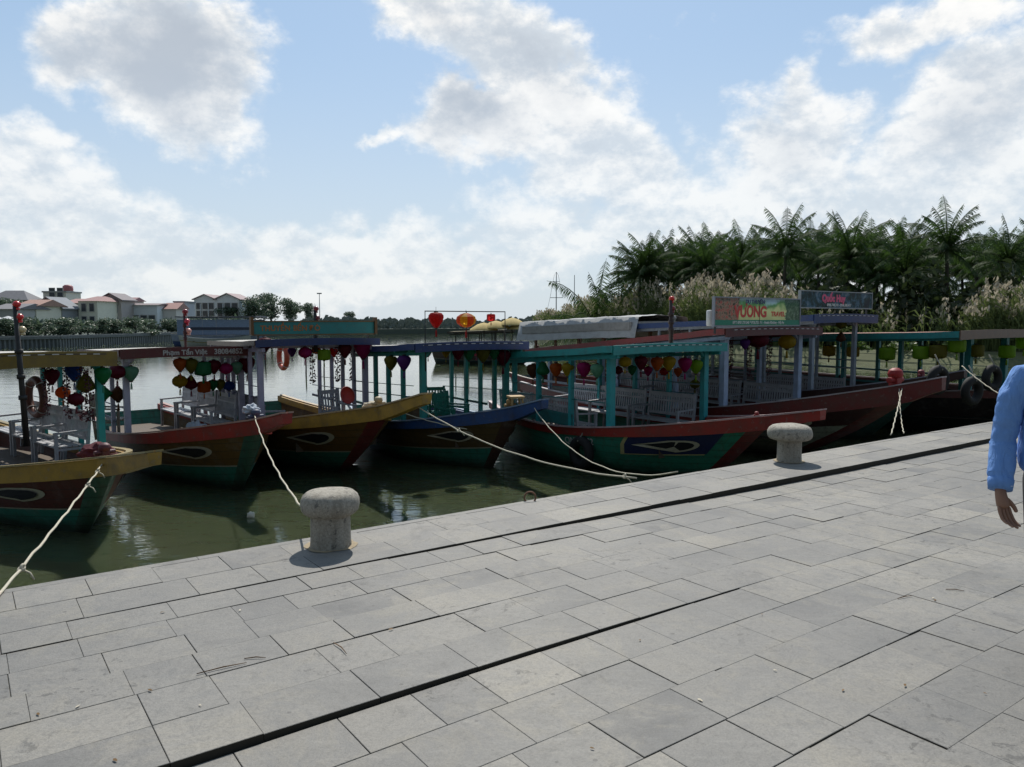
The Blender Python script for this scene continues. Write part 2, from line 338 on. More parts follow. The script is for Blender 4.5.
def build_quay():
    rnd = random.Random(3)
    tiles = MB()
    def tile(s0, s1, t0, t1, zf, jit=.0014):
        gap = rnd.choice([.0005, .0008, .0008, .0012, .0022]); a = .002
        ds = rnd.gauss(0, jit) - (rnd.choice([.002, .003, .004]) if rnd.random() < .06 and jit > .001 else 0); tl = rnd.gauss(0, .0022); tt = rnd.gauss(0, .0028)
        def z(s, t): return zf(s) + ds + tl * (s - (s0 + s1) / 2) + tt * (t - (t0 + t1) / 2)
        q = [(s0 + gap, t0 + gap), (s1 - gap, t0 + gap), (s1 - gap, t1 - gap), (s0 + gap, t1 - gap)]
        i = [(s0 + gap + a, t0 + gap + a), (s1 - gap - a, t0 + gap + a), (s1 - gap - a, t1 - gap - a), (s0 + gap + a, t1 - gap - a)]
        vs = [Q(s, t, z(s, t)) for s, t in i] + [Q(s, t, z(s, t) - .0018) for s, t in q] + [Q(s, t, z(s, t) - .06) for s, t in q]
        tiles.add(vs, [(0, 1, 2, 3)] + [(4 + k, 4 + (k + 1) % 4, (k + 1) % 4, k) for k in range(4)])
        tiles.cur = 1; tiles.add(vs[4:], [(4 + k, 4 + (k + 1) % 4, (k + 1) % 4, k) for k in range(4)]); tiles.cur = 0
    def row(t0, t1, zf, lens, jit=.0014, s0=-4, s1=24):
        s = s0 - rnd.random() * .6
        while s < s1:
            L = rnd.choice(lens); tile(s, s + L, t0, t1(s) if callable(t1) else t1, zf, jit); s += L
    z0 = lambda s: .0
    row(TE - .075, TE, z0, [.9, 1.0, 1.1], .0008)
    row(5.0, TE - .077, z0, [.38, .42, .48, .6], .001); row(4.644, 4.998, z0, [.36, .4, .45, .6], .001)
    edges = [4.636, 4.36, 4.10, 3.83, 3.545, 3.225, 2.905]
    for a, b_ in zip(edges, edges[1:]): row(b_, a, (lambda s, k=rnd.gauss(0, .0010): zB(s) + k), [.30, .34, .38, .42, .5])
    t = 2.895
    while t > -4.5:
        row(t - .318, (lambda s, q=t: q if s < 3.75 else q + .0095) if t > 2.8 else t, (lambda s, k=rnd.gauss(0, .0010): zA(s) + k), [.30, .34, .38, .42, .48], .0013); t -= .318
    tiles.build('pavement', [STONE, plain('shade_dark_slab_side', (.03, .026, .018), .95)])['kind'] = 'structure'  # slab sides coloured near black to stand for shade in gaps and steps
    sub = MB(); sub.add([Q(-60, -4.6 - 60, -.1), Q(90, -64, -.1), Q(90, TE - .02, -.1), Q(-60, TE - .02, -.1)], [(0, 1, 2, 3)])
    sub.build('sand_bed', plain('joint_sand', (.14, .11, .07), .9))['kind'] = 'structure'
    sand = MB()
    for (t0, t1, zf, s0, s1) in ((4.645, TE - .003, z0, -4, 24), (2.91, 4.635, zB, -4, 24), (-4.4, 2.894, zA, -4, 24)):
        for k in range(56):
            a, c_ = s0 + k * .5, s0 + k * .5 + .5; sand.add([Q(a, t0, zf(a) - .0066), Q(c_, t0, zf(c_) - .0066), Q(c_, t1, zf(c_) - .0066), Q(a, t1, zf(a) - .0066)], [(0, 1, 2, 3)])
    sand.build('joint_sand', plain('joint_sand_fill', (.20, .165, .11), .95, 0, 7, .5))['kind'] = 'structure'
    # the rest of the promenade, beyond the modelled slabs
    m, nt, b, o = nmat('promenade_paving')
    br = nt.nodes.new('ShaderNodeTexBrick'); mp = nt.nodes.new('ShaderNodeMapping'); tc = nt.nodes.new('ShaderNodeTexCoord')
    mp.inputs['Rotation'].default_value = (0, 0, -QA); nt.links.new(tc.outputs['Object'], mp.inputs[0]); nt.links.new(mp.outputs[0], br.inputs[0])
    br.inputs['Scale'].default_value = 1; br.inputs['Brick Width'].default_value = .6; br.inputs['Row Height'].default_value = .318; br.inputs['Mortar Size'].default_value = .003
    br.inputs['Color1'].default_value = (.18, .185, .19, 1); br.inputs['Color2'].default_value = (.24, .245, .24, 1); br.inputs['Mortar'].default_value = (.06, .05, .04, 1)
    nt.links.new(br.outputs[0], b.inputs['Base Color']); b.inputs['Roughness'].default_value = .7
    p = MB()
    for (a0, a1, b0, b1) in ((-60, 90, -64, -4.46), (-60, -4.7, -4.46, TE), (25.2, 90, -4.46, TE)):
        p.add([Q(a0, b0, -.03), Q(a1, b0, -.03), Q(a1, b1, -.03), Q(a0, b1, -.03)], [(0, 1, 2, 3)])
    p.build('promenade', m)['kind'] = 'structure'
    # quay wall
    wm, nt, b, o = nmat('quay_wall_concrete')
    v = coord(nt); n = noise(nt, v, 3, 6, .7); g = nt.nodes.new('ShaderNodeNewGeometry'); sp = nt.nodes.new('ShaderNodeSeparateXYZ'); nt.links.new(g.outputs['Position'], sp.inputs[0])
    wet = nt.nodes.new('ShaderNodeMapRange'); nt.links.new(math_(nt, 'ADD', sp.outputs[2], math_(nt, 'MULTIPLY', n, .3)), wet.inputs[0]); wet.inputs[1].default_value = -.75; wet.inputs[2].default_value = -.3
    nt.links.new(mixc(nt, wet.outputs[0], (.03, .035, .02), mixc(nt, n, (.16, .15, .12), (.3, .28, .24))), b.inputs['Base Color']); b.inputs['Roughness'].default_value = .8
    bump(nt, b, n, .5, .02)
    w = MB()
    s = -60
    while s < 90:
        vs = [Q(s + .01, TE - .25, -.062), Q(s + 2.99, TE - .25, -.062), Q(s + 2.99, TE - .012, -.062), Q(s + .01, TE - .012, -.062)]
        vs2 = [x + Vector((0, 0, -2.4)) for x in vs]
        w.add(vs + vs2, [(0, 1, 2, 3), (7, 6, 5, 4), (3, 2, 6, 7), (0, 3, 7, 4), (2, 1, 5, 6)]); s += 3
    tag(w.build('quay_wall', wm), 'concrete quay wall dropping from the paved edge down into the river', 'quay wall')
build_quay()

# ------------------------------------------------------------------ bollards
def granite():
    m, nt, b, o = nmat('rough_granite')
    v = coord(nt); n = noise(nt, v, 60, 6, .75); n2 = noise(nt, v, 5, 4, .6)
    c = ramp(nt, n, [(.28, (.17, .155, .125)), (.5, (.35, .32, .265)), (.7, (.50, .465, .39))])
    c = mixc(nt, math_(nt, 'MULTIPLY', n2, .5), c, (.25, .235, .20)); st = ramp(nt, noise(nt, coord(nt, 'Object', (9, 9, 1.2)), 1.6, 5, .65), [(.48, (0, 0, 0)), (.66, (1, 1, 1))]); c = mixc(nt, math_(nt, 'MULTIPLY', st, .4), c, (.13, .11, .08))
    c = mixc(nt, math_(nt, 'MULTIPLY', ramp(nt, noise(nt, v, 22, 4, .7), [(.58, (0, 0, 0)), (.63, (1, 1, 1))]), .6), c, (.05, .048, .045))
    nt.links.new(c, b.inputs['Base Color']); b.inputs['Roughness'].default_value = .85
    bump(nt, b, math_(nt, 'ADD', n, math_(nt, 'MULTIPLY', n2, 2.0)), .6, .010)
    return m
GR = granite()
def bollard(px, py, hgt, rc, rs, label, rz):
    p = ground(px, py, 0)
    t = empty('stone_bollard', p, rz)
    tag(t, label, 'bollard', 'stone mooring bollards on the quay edge')
    col = MB().lathe([(rs * 1.03, -.004), (rs * 1.02, .02), (rs, .05), (rs * .985, hgt * .5), (rs * 1.0, hgt * .60)], 40)
    col.build('shaft', GR, t)
    z0 = hgt * .56
    pr = [(rs * .9, z0 - .001), (rs * 1.12, z0 + .002), (rc * .9, z0 + hgt * .05), (rc * .975, z0 + hgt * .10), (rc, z0 + hgt * .18), (rc * .985, z0 + hgt * .27), (rc * .92, z0 + hgt * .35), (rc * .8, z0 + hgt * .405), (rc * .6, z0 + hgt * .43), (rc * .3, z0 + hgt * .44), (.004, z0 + hgt * .442)]
    cp = MB().lathe(pr, 48).build('cap', GR, t)
    d = cp.modifiers.new('d', 'DISPLACE'); tx = bpy.data.textures.new('stone', 'CLOUDS'); tx.noise_scale = .12; d.texture = tx; d.strength = .014; d.mid_level = .5
    stain = MB(); rnd = random.Random(int(px)); ring = [(math.cos(a) * (rs + .02 + rnd.random() * .035), math.sin(a) * (rs + .02 + rnd.random() * .035), .0045) for a in [k * math.pi / 12 for k in range(24)]]
    stain.add(ring + [(0, 0, .0045)], [(k, (k + 1) % 24, 24) for k in range(24)]).build('mortar_collar', plain('sandy_mortar', (.32, .26, .17), .9, 0, 30, .4), t)
    return t
bollard(331, 545.5, .405, .208, .142, 'weathered granite mushroom bollard with a mooring rope tied round it, nearer one', .3)
bollard(789, 461, .425, .245, .135, 'pale granite mushroom bollard further along the quay below the red boat bow', 1.3)

# ------------------------------------------------------------------ boats
TOPW = plain('weathered_roof_sheet', (.46, .44, .40), .7, 0, 5, .3)
DECK = paint((.11, .08, .055), .75, .4)
DARKW = paint((.035, .028, .022), .8, .3)
EYEW = plain('eye_outline_paint', (.45, .42, .34), .6)
EYEB = plain('eye_black_paint', (.012, .012, .014), .5)
GREEN = (.03, .22, .165); TEAL = (.02, .24, .25); BLUE = (.02, .075, .24); RED = (.33, .022, .018); YEL = (.42, .24, .035); MAR = (.11, .016, .018)
LAV = (.46, .46, .58); OCH = (.16, .085, .02); WHITEP = (.55, .55, .55)

def hullpaint(col, wear=.5):
    key = ('hullp', col, wear)
    if key in _MC: return _MC[key]
    m, nt, b, o = nmat('planked_hull_paint'); v = coord(nt)
    sp = nt.nodes.new('ShaderNodeSeparateXYZ'); nt.links.new(v, sp.inputs[0]); z = sp.outputs[2]; x = sp.outputs[0]
    n1 = noise(nt, v, 4, 7, .72); n2 = noise(nt, coord(nt, 'Object', (.6, .6, 7)), 5, 5, .65); n3 = noise(nt, coord(nt, 'Object', (5, 5, .7)), 3, 4, .6)
    pl = math_(nt, 'FRACT', math_(nt, 'MULTIPLY', math_(nt, 'ADD', z, math_(nt, 'MULTIPLY', math_(nt, 'MULTIPLY', x, x), -.022)), 8.0))
    seam = math_(nt, 'LESS_THAN', pl, .07)
    c = mixc(nt, math_(nt, 'MULTIPLY', n2, .5), col, tuple(k * .5 for k in col))
    c = mixc(nt, math_(nt, 'MULTIPLY', ramp(nt, n1, [(.52, (0, 0, 0)), (.66, (1, 1, 1))]), wear), c, tuple(min(.5, k * .5 + .10) for k in col))
    c = mixc(nt, math_(nt, 'MULTIPLY', ramp(nt, n3, [(.5, (0, 0, 0)), (.72, (1, 1, 1))]), wear), c, (.05, .035, .02))
    c = mixc(nt, math_(nt, 'MULTIPLY', seam, .6), c, (.012, .012, .01))
    wl = nt.nodes.new('ShaderNodeMapRange'); nt.links.new(math_(nt, 'ADD', z, math_(nt, 'MULTIPLY', math_(nt, 'SUBTRACT', n1, .5), .35)), wl.inputs[0])
    wl.inputs[1].default_value = .22; wl.inputs[2].default_value = .04
    c = mixc(nt, math_(nt, 'MULTIPLY', wl.outputs[0], .85), c, (.022, .024, .014))
    nt.links.new(c, b.inputs['Base Color']); b.inputs['Roughness'].default_value = .5
    bump(nt, b, math_(nt, 'SUBTRACT', n2, math_(nt, 'MULTIPLY', seam, 1.2)), .4, .012); _MC[key] = m; return m
class Boat:
    def __init__(s, name, label, C, phi, w, hb, xf, xs, xt, La, g0, gt, zr, drop, cols, Lr=None, xo=.3, fh=.16, post_dx=.85, post_r=.05, knob=.7,
                 eye=True, posts=True, rows=None, simple=False, roofmat=None, over=.14, gaft=.15, splay=.0, short_from=None):
        g0 += .1; gt += .1; zr += .1
        s.h = Vector((math.cos(phi), math.sin(phi), 0)); s.p = Vector((-math.sin(phi), math.cos(phi), 0)); s.C = Vector((C[0], C[1], WZ))
        s.w, s.hb, s.xf, s.xs, s.xt, s.La, s.g0, s.gt, s.zr, s.drop = w, hb, xf, xs, xt, La, g0, gt, zr, drop
        s.Lr = Lr or La - .8; s.xo = xo; s.gaft = gaft; s.cols = cols; s.knob = knob
        s.root = tag(empty(name, s.C, phi), label, 'boat', 'wooden tour boats moored bow-on to the quay')
        s.hull(eye)
        s.cabin(post_dx, post_r, fh, posts, roofmat or TOPW, over, short_from)
    # profiles
    def g(s, x):
        xm = -1.5
        if x > xm: return s.g0 + (s.gt - s.g0) * ((x - xm) / (s.xt - xm)) ** 1.5
        return s.g0 + s.gaft * ((xm - x) / (s.La + xm)) ** 1.8
    def wh(s, x): return s.cols.get('wk', 1) * (.135 + .085 * sm(x, -1, s.xs))
    def xb(s, t): return s.xf + (s.xs - s.xf) * (t - .2) / .8
    def hp(s, q, t, side, off=0):
        x1 = s.xb(t); x0 = -s.La - .25 * t; x = x0 + (x1 - x0) * q
        f = .62 + .38 * math.sin(min(1, q / .38) * math.pi / 2) if q < .38 else 1.0
        q1 = .52
        if q > q1: u = (q - q1) / (1 - q1); f = 1 - u ** (1.55 + .6 * t)
        y = s.hb * f * (.66 + .34 * math.sin(min(1, t * 1.05) * math.pi / 2)) + off
        zt = s.g(x) - s.wh(x) + .02
        return Vector((x, side * y, -.22 + (zt + .22) * t))
    def hull(s, eye):
        c = s.cols; N = 30; tb = c.get('tb', .57); T = [0, .2, .35, tb - .1, tb, tb + .02, tb + .12, .92, 1.0]
        m = MB(); m.smooth = True
        for side in (-1, 1):
            vs = [s.hp(k / N, t, side) for k in range(N + 1) for t in T]; n = len(T); fs = []; mi = []
            for k in range(N):
                for j in range(n - 1):
                    f = (k * n + j, (k + 1) * n + j, (k + 1) * n + j + 1, k * n + j + 1)
                    if side > 0: f = f[::-1]
                    mm = 0 if j < 4 else (1 if j == 4 else 2)
                    if k >= N - s.cols.get('ns', 1): mm = 3
                    m.cur = mm; m.add([vs[i] for i in f], [(0, 1, 2, 3)])
        m.cur = 0
        for j in range(len(T) - 1):
            m.add([s.hp(0, T[j], -1), s.hp(0, T[j], 1), s.hp(0, T[j + 1], 1), s.hp(0, T[j + 1], -1)], [(3, 2, 1, 0)])
        o = m.build('hull', [hullpaint(c['low']), paint(c.get('line', (.4, .38, .3)), .6, .4), hullpaint(c['up']), hullpaint(c.get('stem', c['low']))], s.root)
        bm = bmesh.new(); bm.from_mesh(o.data); bmesh.ops.remove_doubles(bm, verts=bm.verts, dist=.0005); bm.to_mesh(o.data); bm.free()
        # wale with projecting beak
        wm = MB(); K = 40; xs = [-s.La - .28 + (s.xt + s.La + .28) * k / K for k in range(K + 1)]
        def yw(x):
            x0, x1 = -s.La - .25, s.xs; q = max(0, min(1, (x - x0) / (x1 - x0)))
            return max(s.hp(q, 1, 1).y + .04, .085 - .02 * sm(x, s.xs, s.xt))
        for side in (-1, 1):
            vs = []
            for x in xs:
                y = yw(x); yi = max(y - .11, .0); gz = s.g(x)
                vs += [(x, side * y, gz - s.wh(x) * (1 if x < s.xs else 1 - .35 * sm(x, s.xs, s.xt))), (x, side * (y + .012), gz - .004), (x, side * yi, gz - .004), (x, side * yi, gz - s.wh(x) * (1 if x < s.xs else 1 - .35 * sm(x, s.xs, s.xt)))]
            fs = []
            for k in range(K):
                for j in range(4):
                    f = (k * 4 + j, (k + 1) * 4 + j, (k + 1) * 4 + (j + 1) % 4, k * 4 + (j + 1) % 4); fs.append(f if side < 0 else f[::-1])
            fs += [(0, 1, 2, 3), (K * 4 + 3, K * 4 + 2, K * 4 + 1, K * 4)]
            wm.add(vs, fs)
        wm.build('wale', paint(c['wale'], .5, .6, (.05, .04, .03), 3.5), s.root)
        cp = MB()
        for side in (-1, 1):
            vs = []
            for x in xs:
                y = yw(x) + .03; yi = max(y - .085, .0); gz = s.g(x)
                vs += [(x, side * y, gz), (x, side * y, gz + .022), (x, side * yi, gz + .022), (x, side * yi, gz)]
            fs = []
            for k in range(K):
                for j in range(4):
                    f = (k * 4 + j, (k + 1) * 4 + j, (k + 1) * 4 + (j + 1) % 4, k * 4 + (j + 1) % 4); fs.append(f if side < 0 else f[::-1])
            fs += [(0, 1, 2, 3), (K * 4 + 3, K * 4 + 2, K * 4 + 1, K * 4)]
            cp.add(vs, fs)
        cp.build('gunwale_cap', paint(c.get('cap', (.42, .34, .28)), .45, .4), s.root)  # lighter plank colour carries the sunlit line along the top of the wale
        s.yw = yw
        # decks
        d = MB(); KD = 24
        def strip(xa, xb_, zf, inset):
            vs = []
            for k in range(KD + 1):
                x = xa + (xb_ - xa) * k / KD; y = max(.01, yw(x) - inset); vs += [(x, -y, zf(x)), (x, y, zf(x))]
            d.add(vs, [(2 * k, 2 * k + 2, 2 * k + 3, 2 * k + 1) for k in range(KD)])
        xd = s.xs * .35
        strip(-s.La - .1, xd, lambda x: .37, .30)
        strip(xd, s.xs - .12, lambda x: s.g(x) - .10, .1)
        y = yw(xd) - .2; d.add([(xd, -y, .37), (xd, y, .37), (xd, y, s.g(xd) - .1), (xd, -y, s.g(xd) - .1)], [(0, 1, 2, 3)])
        for k in range(1, 7): d.box(xd + .02, s.xs - .35, -y + k * 2 * y / 7 * (1) - .004, -y + k * 2 * y / 7 + .004, s.g(xd) - .101, s.g(xd) - .095) if False else None
        d.build('deck', DECK, s.root)
        # mooring bitt on the bow
        xbt = s.xs - .18; gz = s.g(xbt)
        kb = s.knob
        bt = MB(); bt.box(xbt - .06 * kb, xbt + .06 * kb, -.06 * kb, .06 * kb, gz - .12, gz + .12 * kb)
        bt.tube([(xbt, -.17 * kb, gz + .09 * kb), (xbt, .17 * kb, gz + .09 * kb)], .04 * kb, 10)
        bt.lathe([(r_ * kb, z_ * kb) for r_, z_ in ((.02, .115), (.085, .12), (.1, .17), (.085, .22), (.04, .25), (.002, .255))], 14, (xbt, 0, gz))
        bevel(bt.build('bow_bitt', paint(c.get('bitt', (.12, .03, .03)), .6, .3), s.root), .006)
        if eye:
            for side in (-1, 1):
                for nm, sc_, mt, off, in (('eye_outline', 1.0, EYEW, .010), ('eye_pupil', .72, EYEB, .034)):
                    if nm == 'eye_pupil': par = eo
                    vs = []; qc, tc = .845, .80
                    n = 28
                    for k in range(n):
                        a = 2 * math.pi * k / n; ca, sa = math.cos(a), math.sin(a)
                        dq = .055 * sc_ * (ca if ca > 0 else ca * 2.0); dt = .105 * sc_ * sa * (1 if ca > 0 else (1 + ca * .8)) + (.04 * (1 - math.cos(a)) * .5 if ca < 0 else 0)
                        vs.append(s.hp(min(.965, qc + dq + (0 if nm == 'eye_outline' else .004)), tc + dt, side, off))
                    vs.append(s.hp(qc, tc, side, off + .004))
                    e = MB().add(vs, [(k, (k + 1) % n, n) if side < 0 else ((k + 1) % n, k, n) for k in range(n)]).build(nm, mt, s.root if nm == 'eye_outline' else eo)
                    if nm == 'eye_outline': eo = e
    def zroof(s, x): return s.zr - s.drop * (max(0, -x) / s.Lr) + .03 * sm(x, -.5, s.xo)
    def cabin(s, dx, pr, fh, posts, rmat, over, short_from):
        c = s.cols; x = 0.0; k = 0; pm = paint(c['post'], .5, .3)
        if posts:
            while x > -s.Lr + .1:
                for side in (-1, 1):
                    y = min(s.w / 2, s.yw(x) - .10) * side; zt = s.zroof(x) - .03; zb_ = s.g(x) - .13 - s.wh(x) * 0
                    wd = pr * (1.15 if k == 0 else .8)
                    MB().bar((x, y, zb_), (x, y * 1.0, zt), wd * 1.7, wd * 1.5, (1, 0, 0)).build('post', pm, s.root)
                    if k == 0:
                        MB().bar((x, y, zt - .22), (x, y - side * .2, zt - .02), .045, .06, (1, 0, 0)).build('knee_brace', pm, s.root)
                x -= dx; k += 1
        hw = s.w / 2 + over
        # roof sheet
        N = 14; Mn = 8; m = MB(); m.smooth = True
        for zo, flip in ((.03, False), (-.01, True)):
            vs = []
            for i in range(N + 1):
                x = s.xo - (s.xo + s.Lr) * i / N
                for j in range(Mn + 1):
                    y = -hw + 2 * hw * j / Mn; vs.append((x, y, s.zroof(x) + .022 * (1 - (y / hw) ** 2) + zo + random.uniform(-.004, .004)))
            fs = [(i * (Mn + 1) + j, i * (Mn + 1) + j + 1, (i + 1) * (Mn + 1) + j + 1, (i + 1) * (Mn + 1) + j) for i in range(N) for j in range(Mn)]
            m.add(vs, [f if flip else f[::-1] for f in fs])
        m.build('roof', rmat, s.root)
        # fascia boards
        fa = MB(); vs = []
        for j in range(Mn + 1):
            y = -hw - .01 + 2 * (hw + .01) * j / Mn; z = s.zroof(s.xo) + .022 * (1 - (y / hw) ** 2) + .045
            vs += [(s.xo + .03, y, z - fh), (s.xo + .03, y, z), (s.xo + .003, y, z), (s.xo + .003, y, z - fh)]
        fs = []
        for j in range(Mn):
            for q in range(4): fs.append((j * 4 + q, (j + 1) * 4 + q, (j + 1) * 4 + (q + 1) % 4, j * 4 + (q + 1) % 4)[::-1])
        fs += [(0, 1, 2, 3), (Mn * 4 + 3, Mn * 4 + 2, Mn * 4 + 1, Mn * 4)]
        fa.add(vs, fs).build('front_fascia', paint(c['fascia'], .5, .4), s.root)
        for side in (-1, 1):
            m = MB(); vs = []
            for i in range(N + 1):
                x = s.xo - (s.xo + s.Lr) * i / N; z = s.zroof(x) + .04; y = side * (hw + .004); y2 = side * (hw + .028)
                vs += [(x, y, z - fh * .7), (x, y2, z - fh * .7), (x, y2, z), (x, y, z)]
            fs = []
            for i in range(N):
                for q in range(4): f = (i * 4 + q, (i + 1) * 4 + q, (i + 1) * 4 + (q + 1) % 4, i * 4 + (q + 1) % 4); fs.append(f if side < 0 else f[::-1])
            fs += [(0, 1, 2, 3), (N * 4 + 3, N * 4 + 2, N * 4 + 1, N * 4)]
            m.add(vs, fs).build('side_fascia', paint(c.get('sidefascia', c['fascia']), .5, .4), s.root)
        b = MB()                                                           # roof beams
        x = 0
        while x > -s.Lr: b.box(x - .03, x + .03, -hw + .03, hw - .03, s.zroof(x) - .1, s.zroof(x) - .015); x -= dx
        for side in (-1, 1): b.bar((s.xo - .02, side * (s.w / 2), s.zroof(s.xo) - .135), (-s.Lr + .1, side * (s.w / 2), s.zroof(-s.Lr) - .135), .05, .07)
        b.build('roof_beams', paint(c.get('beam', c['post']), .6, .4), s.root)
        # low side panel & rail
        for side in (-1, 1):
            m = MB()
            y = side * (s.w / 2 - .01)
            m.bar((-.9, y, s.g(-.9) + .20), (-s.Lr + .1, y * .97, s.g(-s.Lr) + .22), .035, .05)
            if c.get('panel', 0): m.bar((-.9, y, s.g(-.9) + .1), (-s.Lr + .1, y * .97, s.g(-s.Lr) + .1), .02, .2)
            m.bar((-.05, y, s.g(0) + .42), (-s.Lr + .1, y * .97, s.g(-s.Lr) + .44), .016); m.bar((-.05, y, s.g(0) + .62), (-s.Lr + .1, y * .97, s.g(-s.Lr) + .64), .012)
            m.build('side_rail', paint(c.get('rail', c['post']), .6, .4), s.root)
    # helpers to place things aboard
    def W(s, x, y, z): return s.C + s.h * x + s.p * y + Vector((0, 0, z))
    def px_on_x(s, px, py, x):           # pixel -> point on the athwartship plane x
        r = ray(px, py); P0 = s.C + s.h * x; o = Vector((0, 0, H)); t = (P0 - o).dot(s.h) / r.dot(s.h); return o + r * t
    def px_on_y(s, px, py, y):
        r = ray(px, py); P0 = s.C + s.p * y; o = Vector((0, 0, H)); t = (P0 - o).dot(s.p) / r.dot(s.p); return o + r * t

PHI = R(-54)
boats = {}
GRP_L = 'silk lanterns hanging on the moored boats'
boats['b1'] = Boat('tour_boat', 'tour boat with a thick yellow front fascia and yellow pointed bow at the far left', (-6.96, 10.95), R(-42), 2.0, 1.12, 2.2, 3.05, 4.25, 4.2, .50, 1.16, 2.02, .05,
    dict(low=GREEN, up=(.12, .03, .02), wale=YEL, fascia=(.22, .15, .02), post=(.02, .38, .36), stem=(.05, .14, .10), bitt=(.10, .02, .03), cap=(.35, .27, .12), rail=(.2, .25, .25)), xo=.3, fh=.22)
boats['b2'] = Boat('tour_boat', 'tour boat with lavender posts, a dark red fascia board and a bright red bow', (-5.9, 13.9), R(-50), 2.0, 1.08, 2.6, 3.4, 4.35, 3.8, .50, 1.28, 2.0, .06,
    dict(low=GREEN, up=OCH, wale=(.34, .022, .014), fascia=(.10, .012, .012), post=LAV, stem=(.04, .12, .09), bitt=(.05, .07, .13), cap=(.5, .3, .25), rail=(.2, .22, .28)), fh=.17, post_dx=1.0)
boats['b3'] = Boat('tour_boat', 'tour boat with a long yellow bow and a teal name board on its roof', (-3.72, 14.5), PHI, 2.1, 1.1, 1.35, 2.85, 4.25, 3.6, .62, 1.50, 2.14, .04,
    dict(low=(.03, .20, .15), up=(.17, .085, .02), wale=(.45, .26, .04), fascia=(.012, .035, .13), post=(.42, .42, .56), stem=(.17, .02, .02), ns=1, bitt=(.4, .33, .2), cap=(.5, .36, .2), rail=(.06, .07, .13), sidefascia=(.1, .07, .05)), fh=.13, post_dx=.55)
boats['b4'] = Boat('tour_boat', 'tour boat with green posts, blue bow and a lantern frame on the roof', (-.87, 14.5), PHI, 2.2, 1.12, .87, 1.6, 2.4, 3.5, .60, 1.26, 2.08, .10,
    dict(low=GREEN, up=(.11, .07, .025), wale=BLUE, fascia=(.012, .038, .15), post=(.02, .27, .24), stem=(.07, .03, .02), bitt=(.35, .2, .06), cap=(.25, .35, .5), rail=(.02, .14, .13)), fh=.16, post_dx=.55, post_r=.055)
boats['b5'] = Boat('tour_boat', 'teal-canopied tour boat with a red bow and green hull behind the second bollard', (2.66, 13.8), PHI, 2.6, 1.34, 1.2, 2.25, 3.22, 3.9, .62, 1.25, 2.07, .2,
    dict(low=(.03, .26, .18), up=(.03, .24, .17), line=(.03, .24, .17), wale=(.30, .022, .015), fascia=(.02, .32, .31), post=(.02, .34, .36), stem=(.16, .02, .02), ns=1, bitt=(.25, .04, .04), cap=(.45, .32, .32), rail=(.02, .17, .17), panel=1), fh=.16, post_dx=.95, post_r=.06, knob=.35)
boats['b6'] = Boat('tour_boat', 'large tour boat with blue-white posts carrying the green and red billboard', (5.17, 15.86), PHI, 2.9, 1.48, .9, 2.95, 3.6, 6.8, .72, 1.6, 2.34, .55,
    dict(low=(.34, .36, .32), tb=.76, wk=1.5, up=(.05, .012, .014), wale=(.14, .014, .012), line=(.05, .012, .014), fascia=(.10, .014, .016), post=(.38, .48, .66), stem=(.12, .015, .015), bitt=(.30, .008, .008), cap=(.42, .38, .40), rail=(.3, .33, .38), sidefascia=(.20, .02, .02)), fh=.17, post_dx=1.1, post_r=.065, knob=1.3)
boats['b7'] = Boat('tour_boat', 'tour boat with pale grey posts and a blue fascia under the dark billboard', (7.45, 17.85), PHI, 2.3, 1.2, .9, 2.2, 2.9, 6.8, .85, 1.55, 2.62, .22,
    dict(low=(.02, .08, .07), up=(.03, .012, .014), wale=(.045, .012, .014), fascia=(.014, .045, .16), post=(.34, .40, .48), stem=(.03, .1, .09), bitt=(.2, .02, .03), cap=(.3, .3, .36), rail=(.34, .38, .42)), fh=.2, post_dx=1.1)
boats['b8'] = Boat('tour_boat', 'wide dark-hulled boat with a rusty red roof, teal posts and a row of lime lanterns', (11.3, 18.3), PHI, 4.0, 2.05, .5, 1.3, 1.7, 8.5, .86, 1.12, 2.26, .18,
    dict(low=(.012, .03, .03), up=(.02, .014, .014), line=(.02, .014, .014), wale=(.10, .02, .02), fascia=(.16, .09, .05), post=(.02, .22, .22), stem=(.02, .05, .045), bitt=(.25, .03, .03), cap=(.25, .2, .2), rail=(.02, .14, .14), sidefascia=(.02, .26, .26)), fh=.2, post_dx=1.25, post_r=.075,
    roofmat=paint((.30, .13, .09), .8, .5), eye=False)
b = boats

